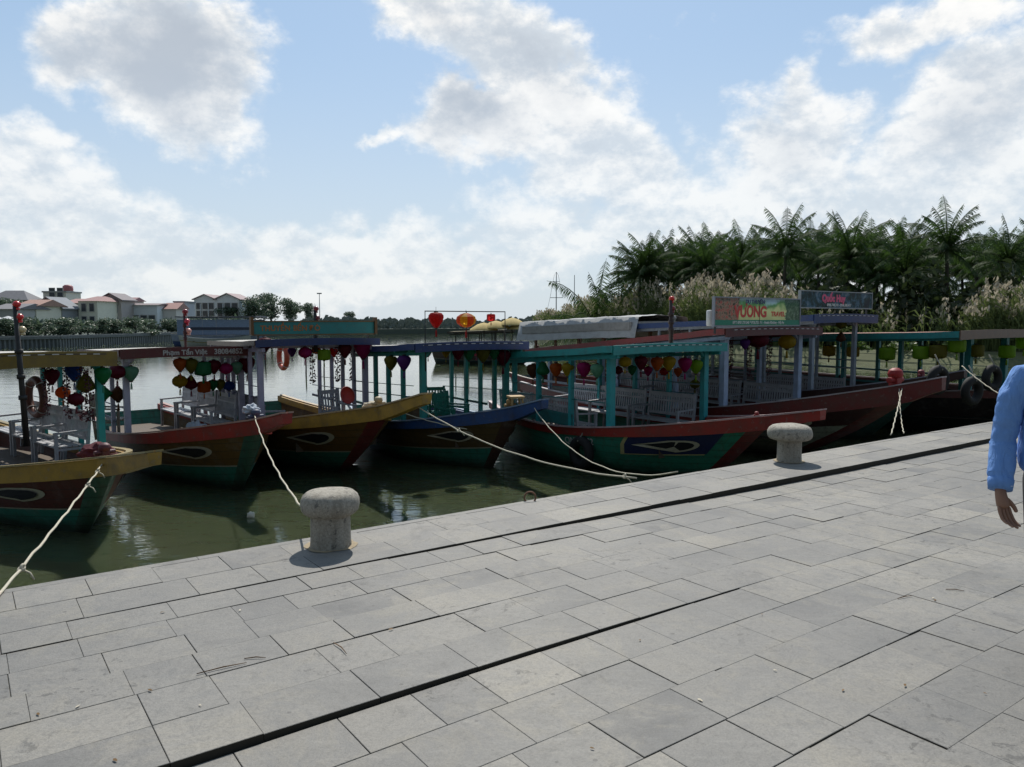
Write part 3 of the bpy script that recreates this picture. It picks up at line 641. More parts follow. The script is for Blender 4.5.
# ------------------------------------------------------------------ lanterns
def lantern_meshes(shape, col):
    key = ('L', shape, col)
    if key in _MC: return _MC[key]
    prof = {'onion': [(.03, 0), (.085, -.01), (.118, -.05), (.12, -.09), (.1, -.15), (.065, -.21), (.035, -.25), (.03, -.255)],
            'round': [(.03, 0), (.075, -.015), (.115, -.06), (.125, -.105), (.115, -.15), (.075, -.19), (.03, -.205)],
            'drop': [(.03, 0), (.05, -.02), (.075, -.07), (.11, -.14), (.12, -.18), (.1, -.22), (.05, -.245), (.03, -.25)],
            'drum': [(.09, 0), (.13, -.012), (.14, -.04), (.14, -.2), (.13, -.235), (.09, -.25)],
            'diamond': [(.03, 0), (.13, -.11), (.03, -.22)]}[shape]
    m = MB(); m.lathe(prof, 24, lobes=14, amp=.085); body = m.mesh('lantern_body', silk(col))
    zb = prof[-1][1]
    c = MB(); c.lathe([(.002, .02), (.03, .018), (.035, 0), (.03, -.004)], 10); c.lathe([(.03, zb + .004), (.034, zb - .006), (.025, zb - .02), (.002, zb - .022)], 10)
    c.tube([(0, 0, .09), (0, 0, zb)], .003, 5)
    cap = c.mesh('lantern_cap', plain('dark_lantern_wood', (.05, .03, .02), .6))
    t = MB(); 
    for k in range(10):
        a = k * .628; t.tube([(0, 0, zb - .02), (.012 * math.cos(a), .012 * math.sin(a), zb - .06), (.016 * math.cos(a), .016 * math.sin(a), zb - .15)], .003, 4)
    tas = t.mesh('lantern_tassel', plain('tassel_thread', tuple(x * .7 for x in col), .8))
    _MC[key] = (body, cap, tas); return _MC[key]
LC = {'maroon': (.22, .01, .04), 'magenta': (.55, .02, .22), 'red': (.6, .03, .03), 'orange': (.65, .17, .02), 'yellow': (.62, .45, .03), 'olive': (.28, .26, .03), 'green': (.03, .32, .13),
      'lime': (.36, .62, .04), 'mint': (.28, .6, .42), 'purple': (.2, .05, .35), 'blue': (.03, .12, .45), 'pink': (.6, .15, .25), 'white': (.65, .62, .6), 'brown': (.2, .08, .03)}
def lantern(P, shape, col, size, label, group=GRP_L):
    r = tag(empty('silk_lantern', P, random.random() * 3), label, 'lantern', group); r.scale = (size * .86,) * 3
    for me, nm in zip(lantern_meshes(shape, LC[col]), ('shade', 'cap', 'tassel')):
        link_mesh(nm, me, r)
    return r
ORD = ['first', 'second', 'third', 'fourth', 'fifth', 'sixth', 'seventh', 'eighth', 'ninth', 'tenth', 'eleventh', 'twelfth']
SH = {'onion': 'onion-shaped', 'round': 'round', 'drop': 'teardrop', 'drum': 'drum-shaped', 'diamond': 'diamond-shaped'}
def lanterns(bk, plane, val, where, items):
    bo = boats[bk]
    for k, (px, py, sh, col, sz) in enumerate(items):
        P = bo.px_on_x(px, py, val) if plane == 'x' else bo.px_on_y(px, py, val)
        P = P + Vector((0, 0, .13 * sz))
        lantern(P, sh, col, sz, '%s %s lantern, %s from left %s' % (col, SH[sh], ORD[k], where))
lanterns('b1', 'y', .85, "inside the yellow-fasciaed boat", [(52, 378, 'onion', 'maroon', 1.1), (63, 395, 'round', 'orange', 1), (74, 374, 'onion', 'blue', 1.15), (86, 385, 'drop', 'olive', 1.2)])
lanterns('b1', 'x', .15, "at the yellow fascia's corner", [(103, 377, 'onion', 'green', 1.1), (76, 402, 'round', 'maroon', 1.0)])
lanterns('b2', 'x', .1, "in the upper row under the red fascia", [(117, 375, 'round', 'maroon', 1.25), (131, 375, 'onion', 'mint', 1.15), (180, 366, 'onion', 'orange', 1.05), (191, 367, 'onion', 'olive', 1.15), (203, 370, 'drum', 'green', 1.15), (214, 368, 'onion', 'maroon', 1.1), (226, 371, 'round', 'magenta', 1.1), (237, 369, 'onion', 'mint', 1.0), (247, 366, 'onion', 'maroon', 1.35)])
lanterns('b2', 'x', -.35, "in the lower row under the red fascia", [(180, 384, 'round', 'yellow', 1.2), (191, 384, 'drop', 'maroon', 1.1), (204, 388, 'drum', 'orange', .95), (213, 386, 'onion', 'green', .9), (220, 386, 'onion', 'olive', .9), (229, 388, 'round', 'blue', 1.0)])
lanterns('b1', 'x', -1.6, "low behind the teal corner post", [(104, 396, 'diamond', 'green', 1.2), (118, 397, 'diamond', 'brown', 1.3)])
lanterns('b3', 'x', .1, "under the teal name board", [(265, 346, 'onion', 'maroon', 1.15), (305, 355, 'round', 'magenta', 1.1), (324, 356, 'drum', 'lime', .95), (345, 352, 'onion', 'maroon', 1.15), (363, 351, 'onion', 'magenta', 1.6)])
lanterns('b4', 'y', -1.15, "beside the green aft posts", [(391, 364, 'onion', 'olive', 1.15), (404, 364, 'onion', 'purple', 1.2)])
lanterns('b4', 'x', .05, "under the green-posted boat's fascia", [(458, 355, 'onion', 'maroon', 1.0), (469, 355, 'onion', 'green', 1.1), (483, 356, 'onion', 'olive', 1.25), (494, 355, 'onion', 'green', .95), (503, 359, 'onion', 'maroon', 1.35)])
lanterns('b5', 'y', -1.3, "along the teal canopy's near side", [(533, 372, 'onion', 'brown', 1.15), (543, 370, 'drop', 'green', 1.15), (556, 371, 'onion', 'orange', 1.1), (568, 371, 'onion', 'yellow', 1.1), (584, 371, 'onion', 'magenta', 1.15), (597, 372, 'onion', 'mint', 1.05)])
lanterns('b5', 'x', .05, 'under the front of the teal canopy', [(625, 364, 'round', 'yellow', .95), (641, 364, 'onion', 'maroon', 1.05), (657, 365, 'onion', 'orange', 1.05), (669, 365, 'onion', 'yellow', 1.15), (685, 366, 'onion', 'magenta', 1.15), (696, 368, 'onion', 'lime', 1.15)])
lanterns('b5', 'x', -1.4, "lower inside the teal-canopied boat", [(695, 386, 'round', 'olive', 1.0)])
lanterns('b5', 'x', -1.0, "in the second row under the teal canopy", [(618, 372, 'round', 'maroon', .8), (632, 371, 'onion', 'green', .8), (648, 372, 'onion', 'magenta', .8), (664, 373, 'round', 'red', .8), (678, 373, 'onion', 'orange', .8)])
lanterns('b3', 'x', -1.6, 'deeper under the teal name board', [(292, 353, 'onion', 'purple', .8), (316, 352, 'round', 'orange', .8), (334, 353, 'onion', 'red', .85)])
lanterns('b4', 'x', -1.5, 'deeper inside the green-posted boat', [(428, 353, 'onion', 'red', .8), (446, 354, 'onion', 'yellow', .8), (476, 354, 'round', 'pink', .8)])
lanterns('b6', 'x', .05, 'under the green and red billboard', [(745, 345, 'onion', 'purple', .9), (758, 343, 'round', 'maroon', 1.9), (787, 345, 'round', 'yellow', 1.6)])
lanterns('b7', 'x', .0, 'under the dark billboard', [(841, 326, 'round', 'olive', 1.1), (841, 338, 'drop', 'brown', 1.0)])
lanterns('b8', 'y', -2.0, "along the rusty-roofed boat's near side", [(829, 352, 'drum', 'yellow', 1.2), (853, 353, 'drum', 'yellow', 1.15), (887, 355, 'drum', 'lime', 1.4), (921, 354, 'drum', 'lime', 1.38), (938, 353, 'drum', 'olive', 1.4)])
lanterns('b8', 'x', .1, "across the rusty-roofed boat's front", [(957, 347, 'drum', 'lime', 1.38), (976, 352, 'drum', 'olive', 1.3), (1007, 353, 'drum', 'lime', 1.4), (1024, 344, 'drum', 'lime', 1.4)])
# lantern frame on the green-posted boat
bo = b['b4']; A = bo.px_on_x(425, 313, .3); B_ = bo.px_on_x(505, 310, .3); zf = bo.zroof(.3) + WZ + .05
inv = Matrix.Translation(bo.C) @ Matrix.Rotation(PHI, 4, 'Z'); inv.invert()
la, lb = inv @ A, inv @ B_; zz = (la.z + lb.z) / 2
m = MB(); m.tube([(.3, la.y, zf - WZ - .5), (.3, la.y, zz), (.3, lb.y, zz), (.3, lb.y, zf - WZ - .5)], .012, 6); m.tube([(.3, (la.y + lb.y) / 2, zz), (.3, (la.y + lb.y) / 2, zf - WZ - .2)], .008, 6)
m.build('lantern_frame', plain('dark_steel_tube', (.05, .05, .05), .5, .6), bo.root)
lantern(bo.px_on_x(436, 314, .3) + Vector((0, 0, .03)), 'onion', 'red', 1.25, 'bright red heart-shaped lantern hanging from the left of the roof frame', GRP_L)
def striped(P, size):
    r = tag(empty('silk_lantern', P, .2), 'large round lantern in red and yellow panels hanging from the middle of the roof frame', 'lantern', GRP_L); r.scale = (size,) * 3
    prof = [(.03, 0), (.09, -.02), (.15, -.06), (.165, -.11), (.15, -.17), (.09, -.215), (.03, -.235)]
    m = MB(); m.smooth = True; n = 24
    for k in range(n):
        m.cur = (k // 3) % 2
        a0, a1 = 2 * math.pi * k / n, 2 * math.pi * (k + 1) / n
        for (r0, z0), (r1, z1) in zip(prof, prof[1:]):
            m.add([(r0 * math.cos(a0), r0 * math.sin(a0), z0), (r0 * math.cos(a1), r0 * math.sin(a1), z0), (r1 * math.cos(a1), r1 * math.sin(a1), z1), (r1 * math.cos(a0), r1 * math.sin(a0), z1)], [(0, 1, 2, 3)])
    m.build('shade', [silk((.7, .12, .03)), silk((.75, .5, .03))], r)
    link_mesh('tassel', lantern_meshes('onion', LC['red'])[2], r)
    MB().tube([(0, 0, -.01), (0, 0, .05)], .004, 5).build('hook', plain('dark_steel_tube', (.05, .05, .05), .5), r)
striped(bo.px_on_x(466, 313, .3) + Vector((0, 0, .0)), 1.12)
lantern(bo.px_on_x(491, 314, .3), 'drum', 'red', .62, 'small red lantern hanging from the right of the roof frame', GRP_L)

# ------------------------------------------------------------------ light masts with three lamps (part of each boat)
def mast(bk, px, pybase, pytop, plane, cols, rad=.03, dark=(.02, .02, .02)):
    bo = b[bk]; M = Matrix.Translation(bo.C) @ bo.root.rotation_euler.to_matrix().to_4x4(); Mi = M.inverted()
    P0 = Mi @ bo.px_on_x(px[0], pybase, plane); P1 = Mi @ bo.px_on_x(px[1], pytop, plane)
    ms = MB(); ms.tube([P0, P0.lerp(P1, .5), P1], [rad * 1.15, rad, rad * .85], 8)
    for k in (.35, .5, .68): q = P0.lerp(P1, k); ms.tube([q + Vector((0, 0, -.03)), q + Vector((0, 0, .03))], rad * 1.5, 8)
    o = ms.build('light_mast', plain('dark_painted_pole', dark, .6), bo.root)
    L = (P1 - P0)
    for k, cc in enumerate(cols):
        q = P1 - L.normalized() * (k * .17) + Vector((.0, .02 + .02 * k, .02))
        lm = MB(); lm.lathe([(.002, .05), (.03, .043), (.05, .02), (.055, 0), (.04, -.03), (.02, -.04)], 12, q); lm.lathe([(.02, -.04), (.035, -.045), (.035, -.07), (.002, -.075)], 10, q)
        lm.build('mast_lamp', plain('lamp_glass', cc, .3), o)
mast('b1', (27, 15), 446, 306, .55, [(.6, .03, .03), (.6, .03, .03), (.6, .5, .3)], .036)
mast('b2', (186, 184), 352, 313, .2, [(.25, .02, .03), (.6, .04, .08), (.75, .35, .3)], .022, (.06, .015, .02))
mast('b3', (316, 315), 352, 310, .1, [(.2, .02, .03), (.15, .02, .03), (.3, .3, .3)], .035)
mast('b5', (671, 671), 345, 300, .25, [(.6, .03, .02), (.2, .03, .03), (.25, .25, .25)], .035, (.05, .03, .03))

# ------------------------------------------------------------------ benches and chairs
WB = paint((.46, .47, .50), .6, .35)
GB = paint((.03, .30, .22), .6, .35)
def bench_data(L, mat, holes=True):
    key = ('bench', L, mat.name)
    if key in _MC: return _MC[key]
    P = {}
    s = MB()
    for k in range(5): s.box(-L / 2, L / 2, .02 + k * .085, .09 + k * .085, .36, .385)
    P['seat'] = s.mesh('bench_seat', mat)
    bk = MB(); bk.box(-L / 2, L / 2, .47, .50, .44, .49); bk.box(-L / 2, L / 2, .515, .545, .80, .875)
    n = int(L / .065)
    for k in range(n + 1):
        x = -L / 2 + .02 + (L - .04) * k / n; bk.bar((x, .487, .47), (x, .527, .82), .034, .014, (0, 1, 0))
    if holes: bk.box(-L / 2, L / 2, .505, .535, .70, .735)
    P['backrest'] = bk.mesh('bench_back', mat)
    for sx in (-1, 1):
        a = MB(); x = sx * (L / 2 - .02)
        a.bar((x, .05, 0), (x, .05, .58), .045); a.bar((x, .46, 0), (x, .54, .90), .045); a.bar((x, .02, .58), (x, .52, .60), .05, .03); a.bar((x, .05, .33), (x, .47, .33), .035)
        P['side_frame' + str(sx)] = a.mesh('bench_side', mat)
    _MC[key] = P; return P
def bench(bo, x, y, z, rz, L, mat, label, group, name='slatted_bench', cat='bench'):
    P = bench_data(L, mat); r = tag(empty(name, bo.W(x, y, z), math.atan2(bo.h.y, bo.h.x) + rz), label, cat, group)
    for k, me in P.items(): link_mesh(k.rstrip('-1'), me, r)
    return r
G5 = 'white slatted benches aboard the teal-canopied boat'
for k, x in enumerate((-.75, -2.05, -3.2)):
    bench(b['b5'], x, .62, .37, 0, 1.2, WB, 'white bench on the far side of the teal-canopied boat, %s from bow' % ORD[k], G5)
for k, x in enumerate((-1.45, -2.75)):
    bench(b['b5'], x, -.66, .37, math.pi, 1.1, WB, 'white bench on the near rail of the teal-canopied boat, %s from bow' % ORD[k], G5)
for k, x in enumerate((-.6, -1.7, -2.8)):
    bench(b['b2'], x, .42, .37, 0, 1.0, WB, 'white slatted bench behind the lanterns of the red-bowed boat, %s from the bow' % ORD[k], 'white benches aboard the red-bowed boat')
    bench(b['b1'], x - .2, .42, .37, 0, 1.0, WB, 'white slatted bench inside the yellow-fasciaed boat, %s from the bow' % ORD[k], 'white benches aboard the yellow-fasciaed boat')
for k, x in enumerate((-.8, -2.2, -3.6, -5.0)):
    bench(b['b6'], x, .8, .37, 0, 1.3, WB, 'grey-white bench under the green and red billboard boat, %s from the bow' % ORD[k], 'benches aboard the billboard boat')
for k, x in enumerate((-.9, -2.2)):
    bench(b['b7'], x, .5, .38, 0, 1.2, WB, 'pale bench under the dark billboard boat, %s from the bow' % ORD[k], 'benches aboard the boat with the dark billboard')
    bench(b['b3'], x, -.45, .37, math.pi, 1.15, WB, 'white bench on the boat with the teal name board, %s from bow' % ORD[k], 'benches aboard the boat with the teal name board')
for k, (x, y, rz) in enumerate(((-.3, .1, 1.9), (-.75, .55, 2.4), (-1.5, .3, 1.2))):
    bench(b['b4'], x, y, .37, rz, .42, GB, 'green wooden slatted chair aboard the green-posted boat, %s from the bow' % ORD[k], 'green chairs aboard the green-posted boat', 'wooden_chair', 'chair')
bench(b['b2'], -1.9, -.6, .37, 2.6, .45, paint((.35, .32, .26), .6, .3), 'bamboo-coloured armchair seen between the posts of the red-bowed boat', None, 'wooden_chair', 'chair')
bench(b['b3'], .35, .5, .45, 1.9, .5, WB, 'small white stool-back seat beside the red round fan on the yellow-bowed boat', None, 'wooden_chair', 'chair')

# ------------------------------------------------------------------ life rings, tyres, garlands, oddments
def ring(P, rz, label, col, r=.27):
    t = tag(empty('life_ring', P, rz), label, 'life ring', 'life rings hung in the boats')
    M = Matrix.Rotation(R(90), 4, 'X')
    MB().torus((0, 0, 0), r, .065, M, 32, 12).build('ring', paint(col, .5, .3), t)
    g = MB()
    for k in range(4):
        a = k * math.pi / 2 + .78; g.torus((r * math.cos(a), 0, r * math.sin(a)), .072, .008, Matrix.Rotation(a, 4, 'Y').inverted() @ Matrix.Rotation(0, 4, 'X'), 14, 5)
    g.build('grab_line', plain('white_cord', (.5, .5, .48), .8), t)
ring(b['b1'].px_on_y(36, 397, .85), R(-42 + 5), 'dark brown life ring hanging in the yellow-fasciaed boat at the far left', (.14, .045, .03), .30)
ring(b['b3'].px_on_y(283, 357, 1.0), PHI, 'orange life ring hanging on a post of the boat with the teal name board', (.5, .07, .03), .27)
def tyre(P, rz, label):
    t = tag(empty('tyre_fender', P, rz), label, 'tyre', 'old tyres hung as fenders on the boats')
    M = Matrix.Rotation(R(90), 4, 'X')
    MB().torus((0, 0, 0), .21, .085, M, 28, 10).build('tyre', plain('black_rubber', (.009, .009, .009), .8), t)
    MB().tube([(0, -.09, .2), (.02, 0, .32), (.0, .09, .5)], .012, 6).build('hanging_rope', plain('grey_rope', (.25, .24, .2), .9), t)
tyre(b['b5'].W(-.55, -1.38, .34), PHI, 'black tyre fender on the green hull below the teal corner post')
for k, (px, py) in enumerate(((938, 374), (972, 385), (992, 372))):
    bo = b['b8']; P = bo.px_on_x(px, py + 6, 1.25 if k == 1 else .9); tyre(P, PHI + 1.4, '%s black tyre from the left on the dark bow at the right' % ORD[k])
FLW = leafmat('dried_garland_flowers', (.03, .02, .02), (.12, .03, .05), .2)
def garland(P, L, label):
    m = MB(); rnd = random.Random(int(P.x * 100))
    for k in range(int(L * 150)):
        z = -L * rnd.random(); a = rnd.random() * 6.28; r = .03 + .03 * rnd.random(); c = Vector((r * math.cos(a), r * math.sin(a), z))
        d1 = Vector((rnd.gauss(0, 1), rnd.gauss(0, 1), rnd.gauss(0, 1))).normalized() * .022; d2 = d1.cross(Vector((rnd.gauss(0, 1), 1, .3))).normalized() * .018
        m.add([c - d1, c - d2, c + d1, c + d2], [(0, 1, 2, 3)])
    m.tube([(0, 0, 0), (0, 0, -L)], .006, 5)
    o = m.build('flower_garland', FLW, None, P); tag(o, label, 'garland', 'dark flower garlands hanging in the boats')
for k, px in enumerate((312, 337, 352)): garland(b['b3'].px_on_x(px, 344, -.1 - .3 * k), .75, 'dark dried garland, %s from left in the boat with teal name board' % ORD[k])
for k, px in enumerate((731, 750, 770)): garland(b['b6'].px_on_x(px, 333, -.3), .9, 'dark garland, %s from the left under the green and red billboard' % ORD[k])
for k, px in enumerate((45, 66, 80, 88)): garland(b['b1'].px_on_y(px, 368, .8), .8, 'dark leafy garland, %s from the left in the yellow-fasciaed boat' % ORD[k])
# red fan / round basket and cloth heap on the yellow bow
bo = b['b3']
m = MB(); P = bo.px_on_x(345, 396, 1.2); t = tag(empty('round_fan', P, PHI + .3), 'red round woven basket leaning on the yellow bow', 'basket')
M = Matrix.Rotation(R(75), 4, 'Y')
q = MB(); prof = [(.002, .0), (.08, .01), (.13, .04), (.15, .07)]; q.lathe(prof, 20); q.v = [tuple(M @ Vector(v)) for v in q.v]; q.build('weave', paint((.38, .03, .02), .7, .3), t)
q = MB(); q.torus((0, 0, 0), .15, .012, None, 24, 6); q.v = [tuple(M @ (Vector(v) + Vector((0, 0, .07)))) for v in q.v]; q.build('rim', paint((.25, .02, .02), .7, .3), t)
def lump(name, P, sx, sy, sz, mat, label, cat, seed=0):
    bm = bmesh.new(); bmesh.ops.create_icosphere(bm, subdivisions=4, radius=1); rnd = random.Random(seed)
    from mathutils import noise as mn
    for v in bm.verts:
        n = mn.fractal(v.co * 2.2 + Vector((seed, 0, 0)), .8, 2, 4); v.co *= 1 + .35 * n
        v.co.x *= sx; v.co.y *= sy; v.co.z = max(v.co.z, -.45) * sz
    me = bpy.data.meshes.new(name); bm.to_mesh(me); bm.free(); me.materials.append(mat)
    for p in me.polygons: p.use_smooth = True
    o = bpy.data.objects.new(name, me); COL.objects.link(o); o.location = P; tag(o, label, cat); return o
lump('cloth_heap', bo.W(2.5, .02, bo.g(2.5) + .04), .2, .1, .07, plain('cream_cloth', (.55, .48, .36), .9), 'crumpled cream cloth lying on the yellow bow', 'cloth', 3)
lump('cloth_heap', b['b1'].W(2.35, .1, b['b1'].g(2.35) + .05), .2, .14, .12, plain('maroon_cloth', (.09, .012, .02), .9), 'dark red cloth wrapped around the bitt of the yellow bow at the far left', 'cloth', 5)
lump('cloth_heap', b['b2'].W(3.05, 0, b['b2'].g(3.05) + .17), .12, .12, .09, plain('pale_blue_cloth', (.4, .44, .5), .9), 'pale blue bag capping the bitt on the red bow beside the yellow hull', 'bag', 8)
lump('plastic_bag', b['b2'].W(.1, .1, .6), .2, .16, .22, plain('translucent_plastic', (.42, .48, .55), .35), 'bluish white plastic bag on the bow deck left of the white bench', 'bag', 11)
for k, (x, y) in enumerate(((-.2, -.5), (.5, .1))):
    t = tag(empty('plastic_crate', b['b1'].W(x + .4, y, .38), .4 * k), ['dark blue plastic crate on the foredeck of the yellow-bowed boat at far left', 'second dark blue crate nearer the bow of the boat at far left'][k], 'crate')
    m = MB(); m.box(-.2, .2, -.15, .15, 0, .02)
    for i in range(4):
        z = .02 + i * .065; m.box(-.2, .2, -.15, -.135, z, z + .045).box(-.2, .2, .135, .15, z, z + .045).box(-.2, -.185, -.13, .13, z, z + .045).box(.185, .2, -.13, .13, z, z + .045)
    m.build('slatted_body', plain('blue_plastic', (.02, .05, .14), .4), t)
    MB().box(-.215, .215, -.165, -.151, .25, .28).box(-.215, .215, .151, .165, .25, .28).box(-.215, -.201, -.151, .151, .25, .28).box(.201, .215, -.151, .151, .25, .28).build('rim', plain('blue_plastic', (.02, .05, .14), .4), t)
t = tag(empty('wooden_block', b['b4'].W(1.45, .1, b['b4'].g(1.4) + .0), .3), 'tan wooden stool standing on the blue bow', 'stool')
MB().box(-.13, .13, -.13, .13, .19, .225).build('seat', paint((.45, .28, .10), .6, .3), t)
for sx in (-1, 1):
    for sy in (-1, 1): MB().bar((sx * .11, sy * .11, 0), (sx * .09, sy * .09, .19), .03).build('leg', paint((.4, .24, .08), .6, .3), t)
t.name = 'wooden_stool'

# hull marks
GOLD = plain('worn_white_lettering', (.42, .42, .40), .7)
def side_text(bk, body, size, x, z, y, bold=.002, mat=GOLD, par=None):
    bo = b[bk]; M = Matrix.Translation((x, y, z)) @ Matrix.Rotation(R(90), 4, 'X')
    return text('lettering', body, size, mat, par or bo.root, M, bold)
b2 = b['b2']
def front_text(bk, body, size, y, z, mat, bold=.004, x=None, sx=1):
    bo = b[bk]; xx = (bo.xo + .036) if x is None else x
    M = Matrix.Translation((xx, y, z)) @ Matrix.Rotation(R(90), 4, 'Z') @ Matrix.Rotation(R(90), 4, 'X')
    return text('lettering', body, size, mat, bo.root, M, bold, sx)
front_text('b2', 'Phạm Tấn Việt', .12, -.1, b2.zroof(b2.xo) - .035, GOLD, .003)
front_text('b2', '38084852', .13, .66, b2.zroof(b2.xo) - .035, GOLD, .003)
def hull_text(bk, body, size, q, t_, mat=GOLD):
    bo = b[bk]; P = bo.hp(q, t_, -1, .012); Pa = bo.hp(q + .03, t_, -1, .012); Pu = bo.hp(q, min(1, t_ + .1), -1, .012)
    X = (Pa - P).normalized(); Z = X.cross(Pu - P).normalized(); Y = Z.cross(X); M = Matrix((X, Y, Z)).transposed().to_4x4(); M.translation = P + Z * .012
    text('lettering', body, size, mat, bo.root, M, .001)
hull_text('b6', 'QNa-0767', .17, .66, .86)
hull_text('b5', 'QNa-0452', .16, .56, .86)
# blue pennant field with yellow outline on the green hull
bo = b['b5']
for side in (-1, 1):
    for nm, a, off, mt in (('bow_panel_border', 0, .006, plain('pale_yellow_line', (.45, .40, .2), .6)), ('bow_panel', .012, .012, paint((.015, .025, .10), .5, .3))):
        vs = []; N = 16
        for k in range(N + 1):
            q = .70 + a + (.925 - a * .7 - .70) * k / N - a * 0
            lo = .62 + .02 + a * 1.6 + (0 if k else .12); hi = 1.0 - a * .8
            if k == 0: lo = .84
            vs += [bo.hp(q, lo, side, off), bo.hp(q, (lo + hi) / 2, side, off), bo.hp(q, hi, side, off)]
        fs = []
        for k in range(N):
            for j in range(2):
                f = (k * 3 + j, k * 3 + 3 + j, k * 3 + 4 + j, k * 3 + 1 + j); fs.append(f if side < 0 else f[::-1])
        MB().add(vs, fs).build(nm, mt, bo.root)
for o in bo.root.children:
    if o.name.startswith('eye'):
        for v in o.data.vertices: v.co.y += .024 * (1 if v.co.y > 0 else -1)
# navy trim band and curve on bows of others stay as painted rows

# ------------------------------------------------------------------ signs
def img_sign(name, stops_fn):
    pass
def sign_green():
    m, nt, b_, o = nmat('printed_landscape'); v = coord(nt, 'Object'); sp = nt.nodes.new('ShaderNodeSeparateXYZ'); nt.links.new(v, sp.inputs[0])
    n = noise(nt, v, 3.5, 5, .6); n2 = noise(nt, v, 16, 4, .7)
    x = sp.outputs[1]; z = sp.outputs[2]
    zz = math_(nt, 'ADD', z, math_(nt, 'MULTIPLY', math_(nt, 'SUBTRACT', n, .5), .5))
    c = ramp(nt, math_(nt, 'ADD', math_(nt, 'MULTIPLY', zz, 1.2), .45), [(.1, (.45, .50, .30)), (.5, (.60, .63, .42)), (.62, (.18, .36, .16)), (.74, (.45, .58, .62)), (.95, (.50, .62, .72))])
    left = math_(nt, 'LESS_THAN', x, math_(nt, 'ADD', -.78, math_(nt, 'MULTIPLY', n, .35)))
    c = mixc(nt, left, c, ramp(nt, n2, [(.35, (.04, .05, .03)), (.5, (.4, .35, .28)), (.62, (.45, .08, .08)), (.72, (.5, .5, .45))]))
    right = math_(nt, 'GREATER_THAN', x, math_(nt, 'ADD', .62, math_(nt, 'MULTIPLY', n, .5)))
    c = mixc(nt, math_(nt, 'MULTIPLY', right, .85), c, ramp(nt, n2, [(.4, (.02, .08, .05)), (.55, (.12, .22, .16)), (.7, (.4, .45, .42))]))
    nt.links.new(c, b_.inputs['Base Color']); b_.inputs['Roughness'].default_value = .45
    tr = nt.nodes.new('ShaderNodeBsdfTranslucent'); nt.links.new(c, tr.inputs[0]); mx = nt.nodes.new('ShaderNodeMixShader'); mx.inputs[0].default_value = .5
    nt.links.new(b_.outputs[0], mx.inputs[1]); nt.links.new(tr.outputs[0], mx.inputs[2]); nt.links.new(mx.outputs[0], o.inputs[0]); return m
def sign_dark():
    m, nt, b_, o = nmat('printed_night_photo'); v = coord(nt, 'Object'); n = noise(nt, v, 4.5, 6, .75, .5); n2 = noise(nt, v, 11, 4, .7)
    c = ramp(nt, n, [(.36, (.012, .012, .02)), (.47, (.03, .08, .04)), (.56, (.10, .22, .30)), (.66, (.35, .42, .45)), (.75, (.04, .05, .12))])
    c = mixc(nt, math_(nt, 'MULTIPLY', n2, .5), c, (.03, .06, .14)); nt.links.new(c, b_.inputs['Base Color']); b_.inputs['Roughness'].default_value = .45
    tr = nt.nodes.new('ShaderNodeBsdfTranslucent'); nt.links.new(c, tr.inputs[0]); mx = nt.nodes.new('ShaderNodeMixShader'); mx.inputs[0].default_value = .5
    nt.links.new(b_.outputs[0], mx.inputs[1]); nt.links.new(tr.outputs[0], mx.inputs[2]); nt.links.new(mx.outputs[0], o.inputs[0]); return m
def board(bk, x, c4, mat, frame_col, texts, thick=.04):
    """a billboard standing on the front edge of a roof; c4 = left px, right px, top px, bottom px"""
    bo = b[bk]; Mi = (Matrix.Translation(bo.C) @ bo.root.rotation_euler.to_matrix().to_4x4()).inverted()
    p0 = Mi @ bo.px_on_x(c4[0], c4[2], x); p1 = Mi @ bo.px_on_x(c4[1], c4[2], x)
    q0 = Mi @ bo.px_on_x(c4[0], c4[3], x)
    y0, y1, z1, z0 = p0.y, p1.y, p0.z, q0.z; yc, zc = (y0 + y1) / 2, (z0 + z1) / 2
    pn = MB().box(-.004, 0, y0 - yc, y1 - yc, z0 - zc, z1 - zc).build('sign_board', mat, bo.root, (x, yc, zc))
    fr = MB(); a = .022
    for (u0, u1, w0, w1) in ((y0 - a, y1 + a, z1, z1 + a), (y0 - a, y1 + a, z0 - a, z0), (y0 - a, y0, z0, z1), (y1, y1 + a, z0, z1)): fr.box(-thick - .01, .012, u0 - yc, u1 - yc, w0 - zc, w1 - zc)
    fr.build('frame', paint(frame_col, .5, .2), pn)
    st = MB()
    for yy in (y0 + .1, y1 - .1): st.bar((-thick - .03, yy - yc, bo.zroof(0) - zc - .05), (-thick - .03, yy - yc, z1 - zc - .05), .03)
    st.build('sign_strut', plain('dark_steel_tube', (.05, .05, .05), .5, .6), pn)
    W_, H_ = y1 - y0, z1 - z0
    for (body, fy, fz, fs, mt, bold, sx) in texts:
        M = Matrix.Translation((.0035, (fy - .5) * W_, (fz - .5) * H_)) @ Matrix.Rotation(R(90), 4, 'Z') @ Matrix.Rotation(R(90), 4, 'X')
        text('lettering', body, fs * H_, mt, pn, M, bold, sx)
    return pn, W_, H_
TR = plain('red_print', (.62, .05, .04), .5, 0, 8, .15); TW = plain('white_print', (.75, .75, .72), .5); TN = plain('navy_print', (.04, .05, .16), .5); TP = plain('pink_print', (.85, .10, .22), .5); TO = plain('orange_print', (.35, .13, .03), .5)
pn, W_, H_ = board('b6', .36, (715, 800, 297.5, 325.5), sign_green(), (.3, .33, .38), [
    ('DU THUYỀN', .45, .87, .2, TN, .004, 1), ('VƯƠNG', .40, .49, .56, TR, .012, .95), ('TRAVEL', .725, .42, .25, TR, .005, 1),
    ('SĐT: 0706.728.345 * 0935.721.711 - Hoành Khương - Hội An', .5, .10, .135, TW, .002, .92)])
